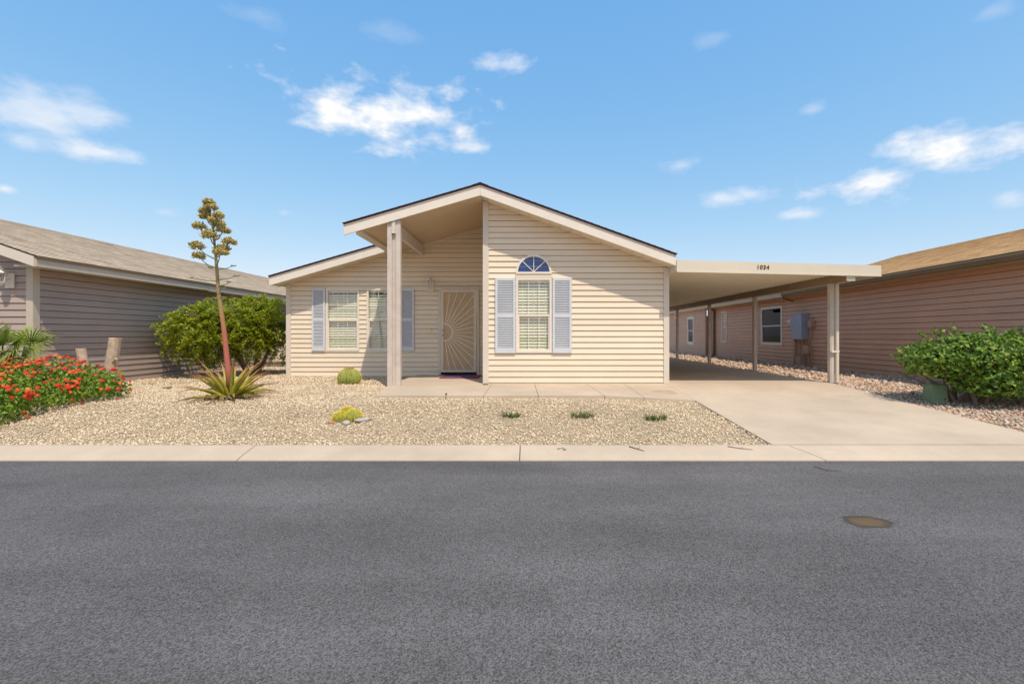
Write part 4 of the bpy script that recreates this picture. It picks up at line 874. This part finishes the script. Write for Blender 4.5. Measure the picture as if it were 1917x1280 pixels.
for (x, y) in ((330, 752), (565, 737), (165, 855), (600, 836), (535, 898), (295, 970), (455, 955), (320, 1065), (560, 1130), (490, 1050), (345, 1175)):
    px, py = zo(x, y); c = at(px, py, AY + random.uniform(-.08, .08)); a0 = axis_at(c.z - .05); br = MB(); br.tube([a0, a0.lerp(c, .6) + Vector((0, 0, -.015)), c], [.008, .006, .004], 6)
    for q in range(6 if y < 1000 else 2):
        v = Vector((random.gauss(0, 1), random.gauss(0, 1), abs(random.gauss(0, .6)))).normalized(); p = c + Vector((random.gauss(0, .03), random.gauss(0, .02), 0)); br.tube([c, p, p + v * .03], [.004, .009, .003], 5)
    br.build('branch', 'pod', A)
# fan palm at the left edge
Pm = thing('fan_palm', (-8.36, 7.64, .25), 'yellow-green fan palm at the corner of the taupe house', 'palm')
pc = Vector((-8.30, 7.62, 1.0))
MB().tube([(-8.36, 7.64, .2), (-8.34, 7.63, .5), pc], [.12, .13, .09], 10).build('trunk', 'deadpalm', Pm)
def frond(az, el, pl, bl, roll=0, nb=26, m='palm'):
    mb = MB(); mb.uv = []; d = Vector((math.cos(az) * math.cos(el), math.sin(az) * math.cos(el), math.sin(el))); hub = pc + d * pl + Vector((0, 0, -.05 * pl))
    s = d.cross(Vector((0, 0, 1))).normalized(); s = Matrix.Rotation(roll, 3, d) @ s; up = s.cross(d)
    mb.bar(pc, hub, .016, .008); mb.uv += [[(0, .1)] * len(q) for q in mb.f]
    for k in range(nb):
        a = math.radians(-115 + 230 * k / (nb - 1)); r = bl * (1 - .25 * abs(a) / 2) * random.uniform(.88, 1.08); dv_ = d * math.cos(a) + s * math.sin(a)
        dv_ = (dv_ + up * (.12 + .18 * abs(math.sin(a))) * 1).normalized(); sv = dv_.cross(up).normalized(); w = .030; o = len(mb.v)
        rows = []
        for t in (0, .5, .8, 1):
            p = hub + dv_ * r * t - Vector((0, 0, .22 * r * t ** 2.5)); ww = w * (.35 + .9 * t if t < .6 else (1 - t) * 2.0 + .06); rows += [p + sv * ww / 2, p + up * ww * .3, p - sv * ww / 2]
        mb.v += [tuple(q) for q in rows]
        for i in range(3):
            for j in range(2):
                mb.f.append((o + i * 3 + j, o + i * 3 + j + 1, o + i * 3 + 3 + j + 1, o + i * 3 + 3 + j)); t0, t1 = (0, .5, .8, 1)[i], (0, .5, .8, 1)[i + 1]; mb.uv.append([(0, t0), (0, t0), (0, t1), (0, t1)])
    mb.build('frond', m, Pm, fix=False)
for (az, el, pl, bl, roll) in ((-.3, .30, .32, .50, .9), (-.1, -.05, .34, .48, .7), (-.7, .7, .28, .50, 1.0), (.1, .75, .3, .5, .6), (-.5, -.25, .32, .46, 1.0), (-1.2, .3, .35, .5, .5), (-.9, .1, .3, .45, 1.2), (.7, .5, .35, .5, -.6), (1.5, .6, .35, .5, .3), (2.4, .5, .35, .5, -.4), (3.3, .5, .35, .5, .2), (-2.2, .5, .35, .5, .5), (-1.5, .9, .3, .5, .3)): frond(az, el, pl, bl, roll)
dpm = MB()
for i in range(60):
    az = random.uniform(-2.2, 1.0); r = random.uniform(.3, .62); dpm.tube([pc - Vector((0, 0, .1)), pc + Vector((math.cos(az) * r * .6, math.sin(az) * r * .6, -.18)), pc + Vector((math.cos(az) * r, math.sin(az) * r, -.45))], [.008, .008, .002], 4)
dpm.build('dead_fronds', 'deadpalm', Pm)
# cut tree stumps
def stump(x, y, h, r, lean, label, name='tree_stump'):
    t = thing(name, (x, y, .27), label, 'stump'); pts = [Vector((x + lean * k, y, .25 + (h - .25) * k)) for k in (0, .3, .6, .85, 1)]
    MB().tube(pts, [r * 1.15, r, r * .97, r * .93, r * .95], 12, cap=True).build('trunk', 'stump', t, smooth=False)
    e_ = pts[-1]; MB().tube([e_ - Vector((0, 0, .004)), e_ + Vector((0, 0, .006))], [r * .9, r * .86], 12).build('cut_face', 'cutwood', t)
    MB().tube([pts[2] + Vector((r * .7, -r * .5, 0)), pts[2] + Vector((r * 1.5, -r * .8, .05))], [r * .3, r * .2], 7).build('branch_stub', 'stump', t)
stump(-7.30, 8.35, 1.24, .095, .16, 'taller pale cut tree stump behind the red-flowered shrub'); stump(-7.58, 8.35, 1.06, .075, -.16, 'shorter leaning cut stump behind the red-flowered shrub')
# barrel cacti
def barrel(parent, c, r, h, ribs, spm, nsp, gold=False):
    x, y, z = c; mb = MB(); nu, nv = ribs * 4, 14; o = 0
    def pt(a, t):
        ph = t * math.pi * .93; rad = r * math.sin(ph + .12) ** .8 * (1 + (.13 * math.cos(ribs * a))); return Vector((x + rad * math.cos(a), y + rad * math.sin(a), z + h * (1 - math.cos(ph)) / 2 * 1.02 - .02))
    for j in range(nv + 1):
        for i in range(nu): mb.v.append(tuple(pt(2 * math.pi * i / nu, j / nv)))
    for j in range(nv):
        for i in range(nu): mb.f.append((j * nu + i, j * nu + (i + 1) % nu, (j + 1) * nu + (i + 1) % nu, (j + 1) * nu + i))
    mb.f.append(tuple(nv * nu + i for i in range(nu))); b_ = mb.build('head', 'cactus', parent, smooth=True); s = MB(); cc = Vector((x, y, z + h * .45))
    for k in range(ribs):
        a = 2 * math.pi * k / ribs
        for j in range(nsp):
            t = .22 + .76 * j / nsp; p = pt(a, t); n_ = (p - cc).normalized()
            for q in range(6 if gold else 4):
                d = (n_ + Vector((random.gauss(0, .6), random.gauss(0, .6), random.gauss(.1, .5)))).normalized() * random.uniform(.022, .045) * (.75 if gold else 1); w = d.orthogonal().normalized() * (.0028 if gold else .004)
                s.add([p - w, p + w, p + d], [(0, 1, 2)])
    s.build('spines', spm, b_, fix=False); return b_
K1 = thing('barrel_cactus', (-3.69, 9.93, .285), 'ribbed green barrel cactus against the house wall', 'cactus')
barrel(K1, (-3.69, 9.93, .27), .205, .36, 18, 'spine', 11)
cr = MB()
for i in range(16): a = i * 2.4; r = .03 + .07 * (i / 16); cr.tube([(-3.69 + r * math.cos(a), 9.93 + r * math.sin(a), .61 - r * .3), (-3.69 + r * 1.15 * math.cos(a), 9.93 + r * 1.15 * math.sin(a), .66 - r * .3)], [.012, .007], 6)
cr.build('fruit_crown', 'rock_red', K1)
K2 = thing('barrel_cactus', (-2.38, 6.32, .2), 'cluster of three golden-spined barrel cacti ringed with stones', 'cactus')
for (px, py, r, dy) in ((637, 779, .080, -.02), (662, 778, .092, .0), (650, 768, .075, .2)):
    Yc = 6.32 + dy; xx = (px - VX) / F * Yc; barrel(K2, (xx, Yc, g(xx, Yc) - .01), r, r * 1.75, 16, 'spine_gold', 13, True)
def rock(px, y, r, m, label, sx=1.0):
    x = (px - VX) / F * y; bm = bmesh.new(); bmesh.ops.create_icosphere(bm, subdivisions=2, radius=r)
    sd = random.uniform(0, 50)
    for v in bm.verts: v.co *= 1 + .35 * noise.noise(v.co / r * .9 + Vector((sd, 0, 0))); v.co.x *= sx; v.co.z *= .6
    me = bpy.data.meshes.new('rock'); bm.to_mesh(me); bm.free(); me.materials.append(MT[m]); o = bpy.data.objects.new('rock', me); COL.objects.link(o); o.location = (x, y, g(x, y) + r * .3); o.rotation_euler[2] = .5; tag(o, label, 'rock'); return o
rock(648, 6.17, .055, 'rock', 'rounded grey rock in front of the golden cacti'); rock(678, 6.27, .06, 'rock', 'long grey rock right of the golden cacti', 1.7)
rock(668, 6.38, .035, 'rock_red', 'small red rock touching the golden cacti'); rock(622, 6.2, .035, 'rock_red', 'flat red rock left of the golden cacti', 1.4); rock(634, 6.13, .035, 'rock', 'pale small rock at the left foot of the golden cacti', 1.2); rock(690, 6.33, .035, 'rock_red', 'red-brown chip beyond the long grey rock', 1.3)
rock(313, 9.0, .075, 'stump', 'pale round stone near the tree', 1.0)
# three small tufts
def tuft(px, wpx, label, n=70):
    y = 6.42; x = (px - VX) / F * y; w = wpx / F * y / 2; t = thing('grass_tuft', (x, y, g(x, y)), label, 'plant', 'small dark green tufts in front of the walkway'); mb = MB()
    for i in range(n):
        a = random.uniform(0, 6.283); r = w * random.random() ** .6 * .8; p = Vector((x + r * math.cos(a), y + r * .6 * math.sin(a), g(x, y))); d = Vector((math.cos(a) * random.uniform(.2, 1) + random.gauss(0, .3), math.sin(a) * .6 + random.gauss(0, .3), random.uniform(.5, 1.4))).normalized(); ln = random.uniform(.06, .125); s = d.cross(Vector((0, 1, .2))).normalized() * .0045
        m_ = p + d * ln * .55; tip = p + d * ln + Vector((0, 0, -.012)); k = d.orthogonal().normalized() * .004
        mb.add([p - s, p + s, m_ + s * .9, m_ - s * .9, tip, m_ + k], [(0, 1, 2, 5), (0, 5, 3), (3, 5, 4), (5, 2, 4), (1, 0, 3, 2)])
    mb.build('blades', 'tuft', t, fix=False)
tuft(958, 36, 'smallest green tuft in the gravel, toward the porch end', 60); tuft(1090, 52, 'middle green tuft of the three in the gravel', 85); tuft(1228, 50, 'green tuft in the gravel nearest the driveway', 85)
# irrigation riser, twigs
ir = MB(); ir.tube([(-1.285, 7.45, .26), (-1.275, 7.45, .385)], .006, 6); ir.tube([(-1.275, 7.45, .38), (-1.272, 7.45, .405)], .013, 8); tag(ir.build('irrigation_riser', 'dark'), 'thin dark irrigation riser standing in the gravel before the walkway', 'riser')
def twig(pts, label, r=.006):
    mb = MB(); mb.tube(pts, [r, r * .9, r * .5][:len(pts)] if len(pts) == 3 else r, 5); k = Vector(pts[1]); mb.tube([k, k + Vector((.05, .05, .006))], [r * .6, r * .3], 5); tag(mb.build('twig', 'twig'), label, 'twig')
twig([(1.10, 5.30, .082), (1.17, 5.24, .068), (1.24, 5.19, .058)], 'short forked dark twig lying on the kerb'); twig([(2.18, 5.30, .082), (2.3, 5.25, .07), (2.42, 5.22, .064)], 'long thin twig on the kerb before the gravel corner', .004)
twig([(2.80, 4.75, .012), (2.86, 4.62, .010), (2.98, 4.60, .010)], 'curled brown twig on the asphalt by the kerb', .005); twig([(-1.95, 7.20, .285), (-1.85, 7.25, .295), (-1.72, 7.24, .285)], 'dark twig on the gravel left of the walkway', .008)
lf = MB(); 
for (x, y) in ((.30, 5.25), (.34, 5.27), (.36, 5.22)): lf.add([(x, y, .068), (x + .03, y + .01, .075), (x + .05, y, .068), (x + .02, y - .012, .066)], [(0, 1, 2, 3)])
tag(lf.build('fallen_leaf', 'tuft', fix=False), 'curled green leaf fallen on the kerb', 'leaf')
